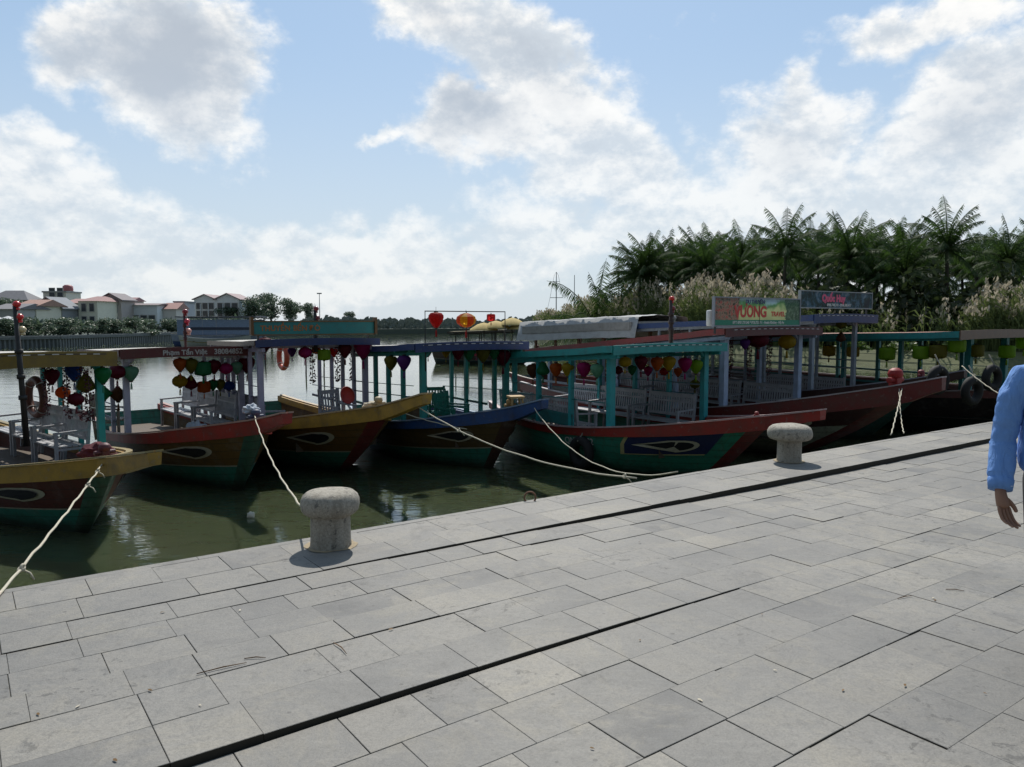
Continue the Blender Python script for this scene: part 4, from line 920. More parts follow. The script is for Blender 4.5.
MB().box(.001, .0025, -W_ / 2 + .01, W_ / 2 - .01, -H_ / 2 + .005, -H_ / 2 + .2 * H_).build('green_strip', plain('green_print', (.01, .22, .13), .5), pn)
MB().box(.005, .0075, .0, .012, -H_ / 2, H_ / 2).build('centre_seam', plain('dark_steel_tube', (.05, .05, .05), .5, .6), pn)
board('b7', .36, (801, 872, 291, 307), sign_dark(), (.3, .34, .36), [('Quốc Huy', .44, .58, .62, TP, .012, 1.0), ('0905.748.310 - 0906.505.417', .52, .16, .24, TW, .002, 1)])
board('b3', .30, (253, 374, 322, 334.5), paint((.015, .22, .22), .5, .35, sc_=4), (.15, .09, .03), [('THUYỀN', .17, .47, .62, TO, .003, 1.0), ('BẾN ĐÒ', .42, .47, .62, TO, .003, 1.0)])
bo = b['b3']
for o in [o for o in bo.root.children if o.name.startswith('sign_board')]:
    for sgn in (-1, 1):
        hgt = .24; yy = sgn * max(abs(v.co.y) for v in o.data.vertices)
        MB().box(-.06, .04, yy - .05 if sgn < 0 else yy, yy if sgn < 0 else yy + .05, -.12, .2).build('corner_block', paint((.14, .07, .02), .6, .4), o)
DASH, nt, b_, o_ = nmat('light_strip_dashes'); sp = nt.nodes.new('ShaderNodeSeparateXYZ'); nt.links.new(coord(nt), sp.inputs[0])
nt.links.new(mixc(nt, math_(nt, 'GREATER_THAN', math_(nt, 'FRACT', math_(nt, 'MULTIPLY', sp.outputs[1], 5.5)), .5), (.03, .03, .04), (.6, .62, .62)), b_.inputs['Base Color'])
# white dashes (unlit LED string) along the front fascias
for k in ('b1', 'b4', 'b5', 'b6', 'b7'):
    bo = b[k]; m = MB(); hw = bo.w / 2; n = 12
    vs = []
    for j in range(n + 1):
        y = -hw + 2 * hw * j / n; z = bo.zroof(bo.xo) + .022 * (1 - (y / (hw + .14)) ** 2) + .005; vs += [(bo.xo + .036, y, z - .006), (bo.xo + .036, y, z + .006)]
    m.add(vs, [(2 * j, 2 * j + 2, 2 * j + 3, 2 * j + 1) for j in range(n)]).build('light_string', DASH, bo.root)
# small raised rack and white box on the billboard boat's roof corner
bo = b['b6']; P = (Matrix.Translation(bo.C) @ bo.root.rotation_euler.to_matrix().to_4x4()).inverted() @ bo.px_on_x(710, 318, .2)
m = MB(); m.lathe([(.002, .15), (.06, .145), (.07, .12), (.07, -.13), (.06, -.15)], 14, P); m.build('roof_canister', plain('white_plastic_strip', (.6, .62, .62), .4), bo.root)

# ------------------------------------------------------------------ mooring ropes
ROPE = plain('pale_rope', (.50, .46, .36), .9, 0, 80, .4)
def rope(a, c, sag, label, r=.012, knots=(), name='mooring_rope', tail=None):
    a, c = Vector(a), Vector(c); n = 26; pts = []
    for k in range(n + 1):
        t = k / n; p = a.lerp(c, t); p.z -= sag * 4 * t * (1 - t); p.x += .006 * math.sin(k * 2.1); p.z += .004 * math.sin(k * 1.3); pts.append(p)
    r *= .72; o = tag(empty(name, a), label, 'rope', 'mooring ropes between the boats and the quay')
    MB().tube([p - a for p in pts], r, 7).build('line', ROPE, o)
    if knots:
        for t in knots:
            k = MB(); p = pts[int(t * n)] - a
            k.torus(p, r * 1.9, r * .95, Matrix.Rotation(.6, 4, 'X'), 12, 6); k.torus(p + Vector((.01, 0, .012)), r * 1.9, r * .9, Matrix.Rotation(1.5, 4, 'Y'), 12, 6)
            k.tube([p, p + Vector((.05, .01, -.03)), p + Vector((.08, .0, -.07))], r * .7, 6)
            k.build('knot', ROPE, o)
    return o
B1c = ground(331, 545.5)
bo = b['b1']; rope(bo.px_on_x(104, 462, 2.9), ground(-12, 607, .02), .03, 'taut knotted rope from the yellow bow at the left to the lower left quay', .013, (.12, .27, .86))
bo = b['b2']; rope(bo.W(3.15, 0, bo.g(3.15) + .1), B1c + Vector((-.16, .05, .2)), .16, 'rope from the red bow down to the nearer stone bollard', .012)
bo = b['b3']; rope(bo.W(3.6, 0, bo.g(3.6) + .03), ground(637, 478.5, .01), .22, 'long pale rope from the yellow bow across the water to the quay edge', .013, (.34, .985))
bo = b['b4']; rope(bo.W(2.0, 0, bo.g(2) + .03), ground(678, 472, .01), .42, 'slack rope from the blue bow to the quay below the green hull', .011)
rope(b['b4'].W(1.2, -.75, .8), b['b3'].W(2.2, .5, 1.15), .03, 'thin pale line between the blue-bowed boat and its yellow neighbour', .01)
bo = b['b6']; rope(bo.W(2.95, -.1, bo.g(2.95) - .06), ground(891, 435, .01), .03, 'doubled grey rope hanging from the red knobbed bow to the quay', .013)
rope(bo.W(2.9, -.11, bo.g(2.9) - .05), ground(904, 433.5, .01), .12, 'looser of the two ropes below the red knobbed bow', .01)
bo = b['b8']; A = bo.px_on_x(962, 366, 1.3); rope(A, at(1010, 400, 13.2), .04, 'pale rope from the dark bow at the right running behind the man in blue', .014, (.3,))
t2 = MB(); t2.torus(ground(530, 497.5, .03), .05, .008, Matrix.Rotation(R(80), 4, 'X'), 18, 6)
o = t2.build('mooring_ring', plain('rusty_iron', (.18, .09, .05), .8)); tag(o, 'small rusty iron ring standing up on the quay edge', 'ring')
# floating rubbish
o = lump('foam_float', ground(251, 517, WZ) + Vector((0, 0, .02)), .05, .045, .05, plain('dirty_foam', (.6, .58, .5), .7), 'small dirty white lump floating on the green water left of the bollard', 'litter', 21)

# ------------------------------------------------------------------ litter on the paving
TWG = plain('dry_twig', (.13, .07, .03), .9); LFD = plain('dead_leaf', (.16, .09, .03), .8); LFL = plain('pale_scrap', (.5, .45, .35), .8)
def pz(px, py):
    p = ground(px, py, -.02); s_ = p.dot(QU); t_ = p.dot(QN); return ground(px, py, (0 if t_ > 4.64 else zB(s_) if t_ > 2.9 else zA(s_)) + .006)
twigs = [(222, 668, 1.4, .30), (337, 641, .9, .16), (1, 1, 0, 0)]
for k, (px, py, a, L) in enumerate(((222, 668, .55, .22), (340, 648, -.95, .16), (255, 658, .1, .10), (905, 597, .4, .12), (955, 590, -.3, .10))):
    P = pz(px, py); d = Vector((math.cos(a), math.sin(a), 0)) * L / 2
    o = MB().tube([-d, Vector((.004, .006, .003)), d], [.0022, .003, .0015], 5).build('dry_twig', TWG, None, P); tag(o, 'thin dry brown twig lying on the grey slabs', 'twig', 'dry twigs on the paving')
rnd = random.Random(5)
for k, (px, py) in enumerate(((78, 706), (115, 760), (38, 714), (335, 594), (163, 612), (391, 629), (240, 610), (640, 542), (762, 614), (775, 670), (905, 685), (935, 600), (933, 598), (985, 693), (640, 640), (700, 700), (592, 748), (843, 690), (200, 705), (150, 690))):
    P = pz(px, py); sz = rnd.uniform(.006, .012); a = rnd.random() * 6; pale = k % 3 == 0
    M = Matrix.Rotation(a, 4, 'Z')
    vs = [M @ Vector(v) * sz for v in ((-1.3, 0, .1), (-.4, -.55, .0), (.7, -.4, .25), (1.4, 0, .05), (.6, .5, .2), (-.5, .5, .3))]
    o = MB().add(vs, [(0, 1, 2, 3, 4, 5)]).build('paper_scrap' if pale else 'fallen_leaf', LFL if pale else LFD, None, P)
    tag(o, 'tiny pale scrap on the grey slabs' if pale else 'small curled brown dead leaf on the grey slabs', 'litter' if pale else 'leaf', 'pale scraps on the paving' if pale else 'dead leaves on the paving')

exec_far = True
# ------------------------------------------------------------------ far left bank: embankment, houses, trees
HAZE = (.42, .50, .56)  # distance haze, blended into the colours of the far materials themselves
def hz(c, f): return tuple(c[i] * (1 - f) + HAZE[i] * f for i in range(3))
def shore_left(px):                       # forward distance of the far bank under this image column
    return 78 + max(0, px + 40) * .24
bank = [(-700, 36), (-300, 56), (0, 74), (60, 79), (120, 89), (180, 103), (250, 124), (330, 150), (430, 166), (600, 180)]
def bxy(px, Y): r = (px - 512) / F; return Vector((r * Y, Y, 0))
pts = [bxy(px, Y) for px, Y in bank]
m = MB(); n = len(pts); top = WZ + 1.05
vs = [(p.x, p.y, top - .05) for p in pts] + [(p.x - 60 if i < n - 1 else p.x + 100, p.y + 260, top + 1.0) for i, p in enumerate(pts)]
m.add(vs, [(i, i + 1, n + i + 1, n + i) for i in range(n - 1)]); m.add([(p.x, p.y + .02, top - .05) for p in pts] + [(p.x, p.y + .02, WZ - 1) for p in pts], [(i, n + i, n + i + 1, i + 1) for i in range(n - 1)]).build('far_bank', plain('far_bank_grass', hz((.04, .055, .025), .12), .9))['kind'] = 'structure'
wall = MB()
for i in range(n - 4):
    a, c = pts[i], pts[i + 1]; L = (c - a).length; k = 0
    while k * .42 < L:
        p = a.lerp(c, k * .42 / L); wall.box(p.x - .16, p.x + .16, p.y - .2, p.y + .1, WZ - 1, top - .22); k += 1
    wall.bar((a.x, a.y - .05, top - .08), (c.x, c.y - .05, top - .08), .55, .28); wall.bar((a.x, a.y + .25, WZ), (c.x, c.y + .25, WZ), .1, 2.4)
tag(wall.build('embankment_wall', plain('embankment_piles', hz((.11, .11, .10), .16), .9, 0, 3, .35)), 'long grey piled embankment wall along the far river bank', 'wall')
LEAF_FAR = leafmat('far_bank_leaves', hz((.02, .045, .015), .10), hz((.08, .13, .035), .14), .3)
def crown_mesh(name, n, rx, ry, rz, leaf, mat, seed, clumps=9, zc=0):
    rnd = random.Random(seed); m = MB()
    cs = [(Vector((rnd.gauss(0, .42) * rx, rnd.gauss(0, .42) * ry, rnd.uniform(-.6, .75) * rz)), rnd.uniform(.32, .6)) for _ in range(clumps)]
    for k in range(n):
        c, r = rnd.choice(cs); d = Vector((rnd.gauss(0, 1), rnd.gauss(0, 1), rnd.gauss(0, 1))).normalized() * (rnd.random() ** .45)
        p = c + Vector((d.x * rx * r, d.y * ry * r, d.z * rz * r * .8)) + Vector((0, 0, zc))
        a = Vector((rnd.gauss(0, 1), rnd.gauss(0, 1), rnd.gauss(0, .6))).normalized(); u = a.cross(Vector((rnd.gauss(0, 1), rnd.gauss(0, 1), rnd.gauss(0, 1)))).normalized()
        s = leaf * rnd.uniform(.6, 1.3); m.add([p - a * s, p - u * s * .45, p + a * s, p + u * s * .45], [(0, 1, 2, 3)])
    return m.mesh(name, mat)
BARK_FAR = plain('far_bark', hz((.10, .08, .06), .2), .9)
def trunk_mesh(h, r, seed, mat, limbs=5, spread=1):
    rnd = random.Random(seed); m = MB(); m.tube([(0, 0, -.3), (.05, .03, h * .4), (.0, .1, h)], [r, r * .75, r * .45], 7)
    for k in range(limbs):
        a = rnd.random() * 6.28; z = h * rnd.uniform(.45, .95); L = h * rnd.uniform(.3, .55) * spread
        m.tube([(0, 0, z), (math.cos(a) * L * .6, math.sin(a) * L * .6, z + L * .45), (math.cos(a) * L, math.sin(a) * L, z + L * .9)], [r * .4, r * .25, r * .1], 5)
    return m.mesh('trunk', mat)
bushc = [crown_mesh('bush_crown', 1500, 2.6, 2.2, 1.7, .21, LEAF_FAR, 40 + k, 11) for k in range(4)]
bushs = trunk_mesh(1.6, .12, 4, BARK_FAR)
G_B = 'leafy shrubs and bananas along the far embankment'
px = -30; k = 0
def spike_mesh(seed):
    rnd = random.Random(seed); m = MB()
    for k in range(16):
        a = rnd.random() * 6.28; L = rnd.uniform(1.8, 2.8); d = Vector((math.cos(a), math.sin(a), 0)); sp = rnd.uniform(.25, .95); w = rnd.uniform(.2, .34); pr = []
        for i in range(6):
            t = i / 5; pr.append(Vector((0, 0, .3)) + d * (L * sp * t) + Vector((0, 0, L * (t * 1.15 - sp * t * t * 1.0))))
        sd = d.cross(Vector((0, 0, 1))); vs = []
        for i, p in enumerate(pr): ww = w * math.sin(math.pi * (.08 + .9 * i / 5)); vs += [p - sd * ww, p + sd * ww]
        m.add(vs, [(2 * i, 2 * i + 1, 2 * i + 3, 2 * i + 2) for i in range(5)])
    return m.mesh('banana_crown', LEAF_FAR)
spk = [spike_mesh(k) for k in range(3)]
rnd = random.Random(12)
def bank_Y(px):
    for (a, ya), (c, yc) in zip(bank, bank[1:]):
        if a <= px <= c: return ya + (yc - ya) * (px - a) / (c - a)
    return 100
WHERE = [(-40, 'at the left edge of the far bank'), (30, 'below the cream gable house'), (60, 'below the flat-roofed cream block'), (95, 'below the house with the salmon roof'), (130, 'below the brown gabled house'), (165, 'below the low white house'), (200, 'by the left end of the blue tour boat'), (400, 'behind the blue tour boat')]
cnt = {}
while px < 245:
    Y = bank_Y(px) + rnd.uniform(2, 7); p = bxy(px, Y); ban = k % 3 == 1
    wtxt = [w for q_, w in WHERE if q_ <= px][-1]; key = (wtxt, ban); cnt[key] = cnt.get(key, 0) + 1
    t = empty('banana_plant' if ban else 'leafy_shrub', (p.x, p.y, top), rnd.random() * 6)
    tag(t, ('banana plant %s, %s from left' if ban else 'bushy dark shrub %s, %s from left') % (wtxt, ORD[min(11, cnt[key] - 1)]), 'banana plant' if ban else 'shrub', G_B)
    s_ = rnd.uniform(.62, .88) * (Y / 90) ** .5
    if ban: link_mesh('leaves', spk[k % 3], t, (0, 0, .4), (0, 0, 0), (s_ * 1.0,) * 3)
    else: link_mesh('crown', bushc[k % 4], t, (0, 0, .95), (0, 0, 0), (s_, s_, s_ * .85))
    link_mesh('trunk', bushs, t, (0, 0, 0), (0, 0, 0), (1, 1, .6))
    px += rnd.uniform(5.5, 8.5); k += 1
# large trees right of the white building
bigc = [crown_mesh('tree_crown', 3200, 4.2, 3.6, 3.4, .30, LEAF_FAR, 70 + k, 14) for k in range(3)]
bigt = trunk_mesh(5, .3, 9, BARK_FAR, 7)
for k, (px, Y, tp, lab) in enumerate(((252, 150, 299, 'rounded green tree just right of the white twin-gabled building'), (272, 158, 293, 'tallest broad tree on the far left bank'), (292, 165, 301, 'broad low tree sloping down to the right of the tallest one'), (311, 185, 304, 'slender separate tree next to the thin street lamp'), (178, 135, 306, 'green tree between the orange-roofed house and the white building'), (232, 150, 306, 'tree behind the right end of the white building'), (350, 235, 312, 'small pale distant tree right of the street lamp'), (12, 118, 299, 'dark tree in front of the hipped house at the left edge'))):
    p = bxy(px, Y); zt = at(px, tp, Y).z; hh = zt - top; s_ = hh / 8.2 if k != 7 else hh / 8
    t = tag(empty('broadleaf_tree', (p.x, p.y, top), k * 1.3), lab, 'tree', 'trees behind the far left bank')
    link_mesh('crown', bigc[k % 3], t, (0, 0, 5.2 * s_), (0, 0, 0), (s_ * (1.0 if k != 3 else .6), s_, s_)); link_mesh('trunk', bigt, t, (0, 0, 0), (0, 0, 0), (s_, s_, s_))

WIN = plain('dark_window_glass', hz((.012, .014, .018), .10), .3)
def house(px0, px1, ytop, yeave, Y, wallc, roofc, label, kind='gable', wins=(), depth=4.5, hs=5.2, face=0):
    a = at(px0, yeave, Y); c = at(px1, yeave, Y); W_ = c.x - a.x; zt = at((px0 + px1) / 2, ytop, Y).z; ze = a.z; z0 = top
    t = tag(empty('house', ((a.x + c.x) / 2, Y, z0), face), label, 'house', 'houses on the far left bank'); hw = W_ / 2; he = ze - z0; ht = zt - z0
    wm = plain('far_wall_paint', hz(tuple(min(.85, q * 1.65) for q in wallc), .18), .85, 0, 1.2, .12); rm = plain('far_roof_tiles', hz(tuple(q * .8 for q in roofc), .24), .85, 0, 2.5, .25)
    m = MB(); m.box(-hw, hw, 0, depth, 0, he)
    if kind == 'gable': m.add([(-hw, 0, he), (hw, 0, he), (0, 0, ht), (-hw, depth, he), (hw, depth, he), (0, depth, ht)], [(0, 1, 2), (5, 4, 3)])
    w_o = m.build('wall', wm, t)
    r = MB(); o_ = .35
    if kind == 'gable':
        sl = (ht - he) / hw
        for sg in (-1, 1):
            vs = [(0, -o_, ht + .05), (sg * (hw + o_), -o_, he - sl * o_ + .05), (sg * (hw + o_), depth + o_, he - sl * o_ + .05), (0, depth + o_, ht + .05)]
            vs += [(x, y, z + .16) for x, y, z in vs]; r.add(vs, [(0, 1, 2, 3), (7, 6, 5, 4), (0, 4, 5, 1), (1, 5, 6, 2), (2, 6, 7, 3)])
    elif kind == 'hip':
        q = min(hw * .55, depth / 2)
        vs = [(-hw - o_, -o_, he), (hw + o_, -o_, he), (hw + o_, depth + o_, he), (-hw - o_, depth + o_, he), (-hw + q, depth / 2, ht), (hw - q, depth / 2, ht)]
        r.add(vs, [(0, 1, 5, 4), (1, 2, 5), (2, 3, 4, 5), (3, 0, 4), (3, 2, 1, 0)])
    elif kind == 'side':      # ridge parallel to the front
        vs = [(-hw - o_, -o_, he), (hw + o_, -o_, he), (hw + o_, depth / 2, ht), (-hw - o_, depth / 2, ht), (hw + o_, depth + o_, he), (-hw - o_, depth + o_, he)]
        r.add(vs, [(0, 1, 2, 3), (3, 2, 4, 5), (0, 3, 5), (1, 4, 2)])
    else:
        r.box(-hw - .15, hw + .15, -.15, depth + .15, he, he + .25)
    r.build('roof', rm, t)
    for (fx, fy, ww, wh_) in wins:     # fraction across, height (m), size
        x = -hw + fx * W_; fy *= he / hs; wh_ *= he / hs; wh_ *= 1.15; ww = min(ww * 1.1, W_ * .22); f = MB(); f.box(x - ww / 2 - .1, x + ww / 2 + .1, -.09, -.003, fy - wh_ / 2 - .1, fy + wh_ / 2 + .1); fo = f.build('window', plain('far_trim', hz((.5, .48, .44), .1), .8), t)
        g = MB(); g.box(x - ww / 2, x + ww / 2, -.12, -.092, fy - wh_ / 2, fy + wh_ / 2); g.build('pane', WIN, fo)
    return t
CR = (.46, .43, .33); 
house(-14, 27, 290, 300, 128, (.20, .22, .18), (.13, .10, .10), 'dark hip-roofed house at the left edge of the far bank', 'hip', [(.3, 3.2, 1.2, 1.2), (.7, 3.2, 1.2, 1.2)])
house(17, 36, 299, 306, 108, CR, (.42, .16, .06), 'cream house with an orange tiled roof near the left edge', 'side', [(.75, 2.5, .8, 1.1)], 7)
house(-8, 17, 303, 309, 104, (.25, .24, .22), (.14, .10, .09), 'low dark-roofed house at the left edge behind the parasols', 'side', [(.5, 1.6, 1.4, 1.2)], 7)
house(33, 62, 298, 308, 114, (.14, .14, .14), (.20, .20, .22), 'grey gabled house with a dark open veranda', 'gable', [(.3, 2.1, 1.6, 2.2), (.7, 2.1, 1.6, 2.2)])
house(43, 66, 292, 292.5, 132, (.50, .47, .38), (.40, .38, .32), 'flat-roofed cream block rising behind the grey gable', 'flat', [(.4, 5.2, 1.1, 1.0), (.75, 5.2, 1.1, 1.0), (.55, 3.0, 1.1, 1.0)])
tk = tag(empty('water_tank', at(68, 291, 135)), 'red roof-top water tank beside the cream block', 'tank'); MB().lathe([(.002, 1.1), (.5, 1.05), (.8, .8), (.85, .2), (.8, 0)], 12).build('tank', plain('red_tank', hz((.3, .04, .04), .15), .6), tk); MB().box(-.7, .7, -.7, .7, -1.6, 0).build('stand', plain('far_wall_paint2', hz((.45, .42, .36), .12), .8), tk)
house(64, 80, 298, 303, 122, (.42, .38, .30), (.42, .15, .10), 'beige house wing with a salmon tiled roof', 'side', [(.4, 2.8, 1.0, 1.2)], 8)
house(78, 97, 295.5, 301, 118, (.52, .49, .38), (.38, .14, .10), 'cream two-storey house with four windows and salmon roof', 'hip', [(.3, 4.1, .8, 1.1), (.72, 4.1, .8, 1.1), (.3, 1.9, .8, 1.1), (.72, 1.9, .8, 1.1)], 8)
house(99, 121, 294, 300, 124, (.30, .25, .22), (.20, .13, .12), 'brown gabled house with two tall dark windows', 'gable', [(.3, 3.9, 1.1, 1.4), (.72, 3.9, 1.1, 1.4), (.3, 1.7, 1.1, 1.2), (.72, 1.7, 1.1, 1.2)])
house(119, 131, 297, 301, 130, (.45, .40, .36), (.36, .12, .10), 'narrow house with a red roof attached behind the brown gable', 'side', [(.5, 3.6, .9, 1.1)])
house(130, 157, 303, 305, 128, (.50, .54, .56), (.22, .12, .10), 'low white house with a long thin brown roof', 'side', [(.2, 2.4, 1.4, 1.2), (.5, 2.4, 1.4, 1.2), (.8, 2.4, 1.4, 1.2)])
house(163, 176, 302.5, 309, 130, (.46, .42, .38), (.46, .17, .10), 'small house with a bright orange roof', 'side', [(.5, 1.9, 1.2, 1.0)])
house(174, 184, 302, 302.5, 134, (.30, .30, .32), (.25, .24, .26), 'grey box-shaped house beside the orange roof', 'flat', [(.5, 3.6, .8, .9)])
WG = (.66, .69, .74)
for k, (a, c, yt, ye, lab) in enumerate(((194, 215, 295, 299.5, 'left half of the white twin-gabled building with arched top window'), (215, 239, 294, 299.5, 'right half of the white twin-gabled building with a wide bay of windows'))):
    t = house(a, c, yt, ye, 150, WG, (.42, .26, .24), lab, 'gable', [(.22, 6.4, 1.1, 1.4), (.52, 6.4, 1.1, 1.4), (.82, 6.4, 1.1, 1.4), (.22, 4.2, 1.1, 1.5), (.52, 4.2, 1.1, 1.5), (.82, 4.2, 1.1, 1.5), (.22, 2.0, 1.1, 1.3), (.52, 2.0, 1.1, 1.3), (.82, 2.0, 1.1, 1.3)], 7, 8.2)
    for q in (-.35, .35):
        x = q * 2.2; MB().box(x - .06, x + .06, -.25, -.13, 0, 5).build('pilaster', plain('far_trim_white', hz((.7, .72, .75), .1), .8), t)
for k, (px, lab) in enumerate(((3, 'white garden parasol cut by the left edge of the far bank'), (10, 'white garden parasol on the far bank, right one of the pair'))):
    P = bxy(px - (6 if k == 0 else 0), 92); t = tag(empty('garden_parasol', (P.x, P.y, top)), lab, 'parasol', 'white parasols on the far bank')
    MB().lathe([(.003, 2.2), (.7, 1.95), (1.25, 1.55), (1.3, 1.45)], 8).build('canopy', plain('white_canvas', (.65, .66, .66), .8), t); MB().tube([(0, 0, 0), (0, 0, 2.2)], .04, 6).build('pole', BARK_FAR, t)
P = bxy(320.5, 150); t = tag(empty('street_lamp', (P.x, P.y, top)), 'thin grey street lamp on the far bank right of the tree group', 'street lamp')
zt = at(320, 294, 150).z - top; MB().tube([(0, 0, 0), (0, 0, zt)], [.09, .06], 6).build('pole', plain('far_steel', hz((.2, .2, .2), .3), .6), t); MB().box(-.45, .45, -.1, .1, zt, zt + .22).build('lamp_head', plain('far_steel', hz((.2, .2, .2), .3), .6), t)
# distant shore
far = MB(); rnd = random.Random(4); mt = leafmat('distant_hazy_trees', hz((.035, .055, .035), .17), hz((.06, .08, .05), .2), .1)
for k in range(9000):
    px = rnd.uniform(290, 720); Y = bank_Y(min(px, 590)) + rnd.uniform(1, 16); p = bxy(px, Y)
    hgt = 3.0 + .4 * math.sin(px * .05) * math.sin(px * .013 + 1) + .3 * math.sin(px * .31) + .15 * math.sin(px * 1.1); z = WZ + rnd.random() ** .7 * hgt; s = rnd.uniform(.2, .5)
    a = Vector((rnd.gauss(0, 1), .3, rnd.gauss(0, 1))).normalized() * s; u = a.cross(Vector((0, 1, .2))).normalized() * s * .7; P = Vector((p.x, p.y, z)); far.add([P - a, P - u, P + a, P + u], [(0, 1, 2, 3)])
tag(far.build('distant_tree_line', mt), 'low hazy wooded shore on the horizon across the river', 'tree line', kind='stuff')

# ------------------------------------------------------------------ right bank: ground, reeds, palms
rb = [(535, 105), (570, 88), (620, 74), (700, 62), (800, 52), (900, 47), (1024, 45), (1300, 44), (2200, 40)]
m = MB(); fr = [bxy(px, Y) for px, Y in rb]; n = len(fr)
vs = [(p.x, p.y, WZ - .05) for p in fr] + [(p.x, p.y + 2.0, WZ + .75) for p in fr] + [(p.x + 10, p.y + 160, WZ + 1.1) for p in fr]
m.add(vs, [(r_ * n + i, r_ * n + i + 1, (r_ + 1) * n + i + 1, (r_ + 1) * n + i) for r_ in range(2) for i in range(n - 1)])
m.build('river_island', plain('island_grass', (.09, .10, .04), .9, 0, .8, .4))['kind'] = 'structure'
def rbY(px):
    for (a, ya), (c, yc) in zip(rb, rb[1:]):
        if a <= px <= c: return ya + (yc - ya) * (px - a) / (c - a)
    return 44
RD = leafmat('reed_blades', (.06, .095, .025), (.17, .21, .07), .35, .7); PL = leafmat('reed_plumes', (.36, .31, .22), (.62, .56, .45), .3, .9)
def reeds():
    rnd = random.Random(31); m = MB()
    def hgt(px):
        for (a, ya), (c, yc) in zip(HP, HP[1:]):
            if a <= px <= c: return ya + (yc - ya) * (px - a) / (c - a)
        return 2
    for k in range(9500):
        px = 535 + (1075 - 535) * rnd.random()
        if 800 < px < 965 and rnd.random() < .9: continue
        dY = rnd.random() ** .8 * 9; Y = rbY(px) + 2 + dY; p = bxy(px, Y)
        yt = hgt(px); z0 = WZ + .8; zt = at(px, yt, rbY(px) + 5).z; hh = (zt - z0) * rnd.uniform(.55, .96) * (1 + .12 * math.sin(px * .11) + .07 * math.sin(px * .37))
        lean = Vector((rnd.gauss(.05, .1), rnd.gauss(0, .1), 0)) * hh; top_ = Vector((p.x, p.y, z0)) + lean + Vector((0, 0, hh)); base = Vector((p.x, p.y, z0))
        m.cur = 0
        w = .03; m.add([base - Vector((w, 0, 0)), base + Vector((w, 0, 0)), top_], [(0, 1, 2)])
        for j in range(5):
            t = rnd.uniform(.15, .85); q = base.lerp(top_, t); a = rnd.random() * 6.28; L = rnd.uniform(.5, 1.1); d = Vector((math.cos(a), math.sin(a) * .5, 0))
            q1 = q + d * L * .4 + Vector((0, 0, L * .45)); q2 = q + d * L + Vector((0, 0, L * .25)); wv = Vector((0, 0, .035)) + Vector((.03, 0, 0))
            m.add([q - wv, q + wv, q1 + wv, q1 - wv, q2], [(0, 1, 2, 3), (3, 2, 4)])
        if rnd.random() < .42:
            m.cur = 1
            for j in range(7):
                c = top_ + Vector((rnd.gauss(0, .07), rnd.gauss(0, .07), rnd.uniform(-.5, .1))); a = Vector((rnd.gauss(0, .5), rnd.gauss(0, .5), 1)).normalized() * .17; u = a.cross(Vector((rnd.gauss(0, 1), 1, 0))).normalized() * .07
                m.add([c - a, c - u, c + a, c + u], [(0, 1, 2, 3)])
    tag(m.build('reed_bed', [RD, PL]), 'tall reeds with pale feathery plumes along the right river bank', 'reeds', kind='stuff')
HP = [(530, 312), (560, 303), (600, 296), (640, 285), (680, 277), (740, 277), (790, 277), (820, 300), (960, 300), (985, 288), (1010, 276), (1080, 272)]
reeds()
PLM = leafmat('palm_fronds', (.014, .034, .008), (.07, .13, .025), .4, .7)
BRK = plain('palm_bark', (.085, .075, .06), .9, 0, 3, .3)
def palm_crown(seed, nf=28, L0=3.5, up=.0):
    rnd = random.Random(seed); m = MB()
    for f in range(nf):
        a = f * 2.4 + rnd.uniform(-.2, .2); fr_ = f / nf; el0 = R(86 - 122 * fr_ ** 1.15 + rnd.uniform(-9, 9)) + up; L = L0 * rnd.uniform(.8, 1.1); droop = rnd.uniform(.45, .8) + .75 * math.sin(math.pi * min(1, fr_ * 1.2))
        d = Vector((math.cos(a), math.sin(a), 0)); sd = Vector((-math.sin(a), math.cos(a), 0)); pr = []; p = Vector((0, 0, 0)); N = 18
        for i in range(N + 1):
            pr.append(p.copy()); e = el0 - droop * (i / N) ** 1.4; p = p + (d * math.cos(e) + Vector((0, 0, math.sin(e)))) * (L / N)
        m.tube(pr[::2], [.045 - .035 * i / (N / 2) for i in range(N // 2 + 1)], 4, False)
        for i in range(2, N + 1):
            for h_ in (0, .33, .66):
                if i == N and h_: continue
                q = pr[i - 1].lerp(pr[i], h_) if i > 0 else pr[i]; t = (i - 1 + h_) / N; fw = (pr[min(i, N)] - pr[i - 1]).normalized()
                ll = L * .20 * (math.sin(math.pi * min(1, t * .85 + .12)) ** .6)
                for sg in (-1, 1):
                    dr = (sd * sg * .8 + fw * .55 + Vector((0, 0, -.7 - rnd.random() * .6))).normalized(); tip = q + dr * ll * rnd.uniform(.8, 1.1); w = fw * .025
                    mid = q.lerp(tip, .5) + Vector((0, 0, .05)); m.add([q - w * .6, q + w * .6, mid + w, tip, mid - w], [(0, 1, 2, 4), (4, 2, 3)])
    return m.mesh('palm_crown', PLM)
crowns = [palm_crown(100 + k) for k in range(5)]
def palm_trunk(h, seed):
    rnd = random.Random(seed); lx, ly = rnd.uniform(-.6, .6), rnd.uniform(-.4, .4); N = 14; pts = []; rs = []
    for i in range(N + 1):
        t = i / N; pts.append((lx * t * t, ly * t * t, -.3 + (h + .3) * t)); rs.append((.17 - .06 * t) * (1.06 if i % 2 else 1) + (.08 * (1 - t * 6) if t < .16 else 0))
    return MB().tube(pts, rs, 8).mesh('palm_trunk', BRK), lx, ly
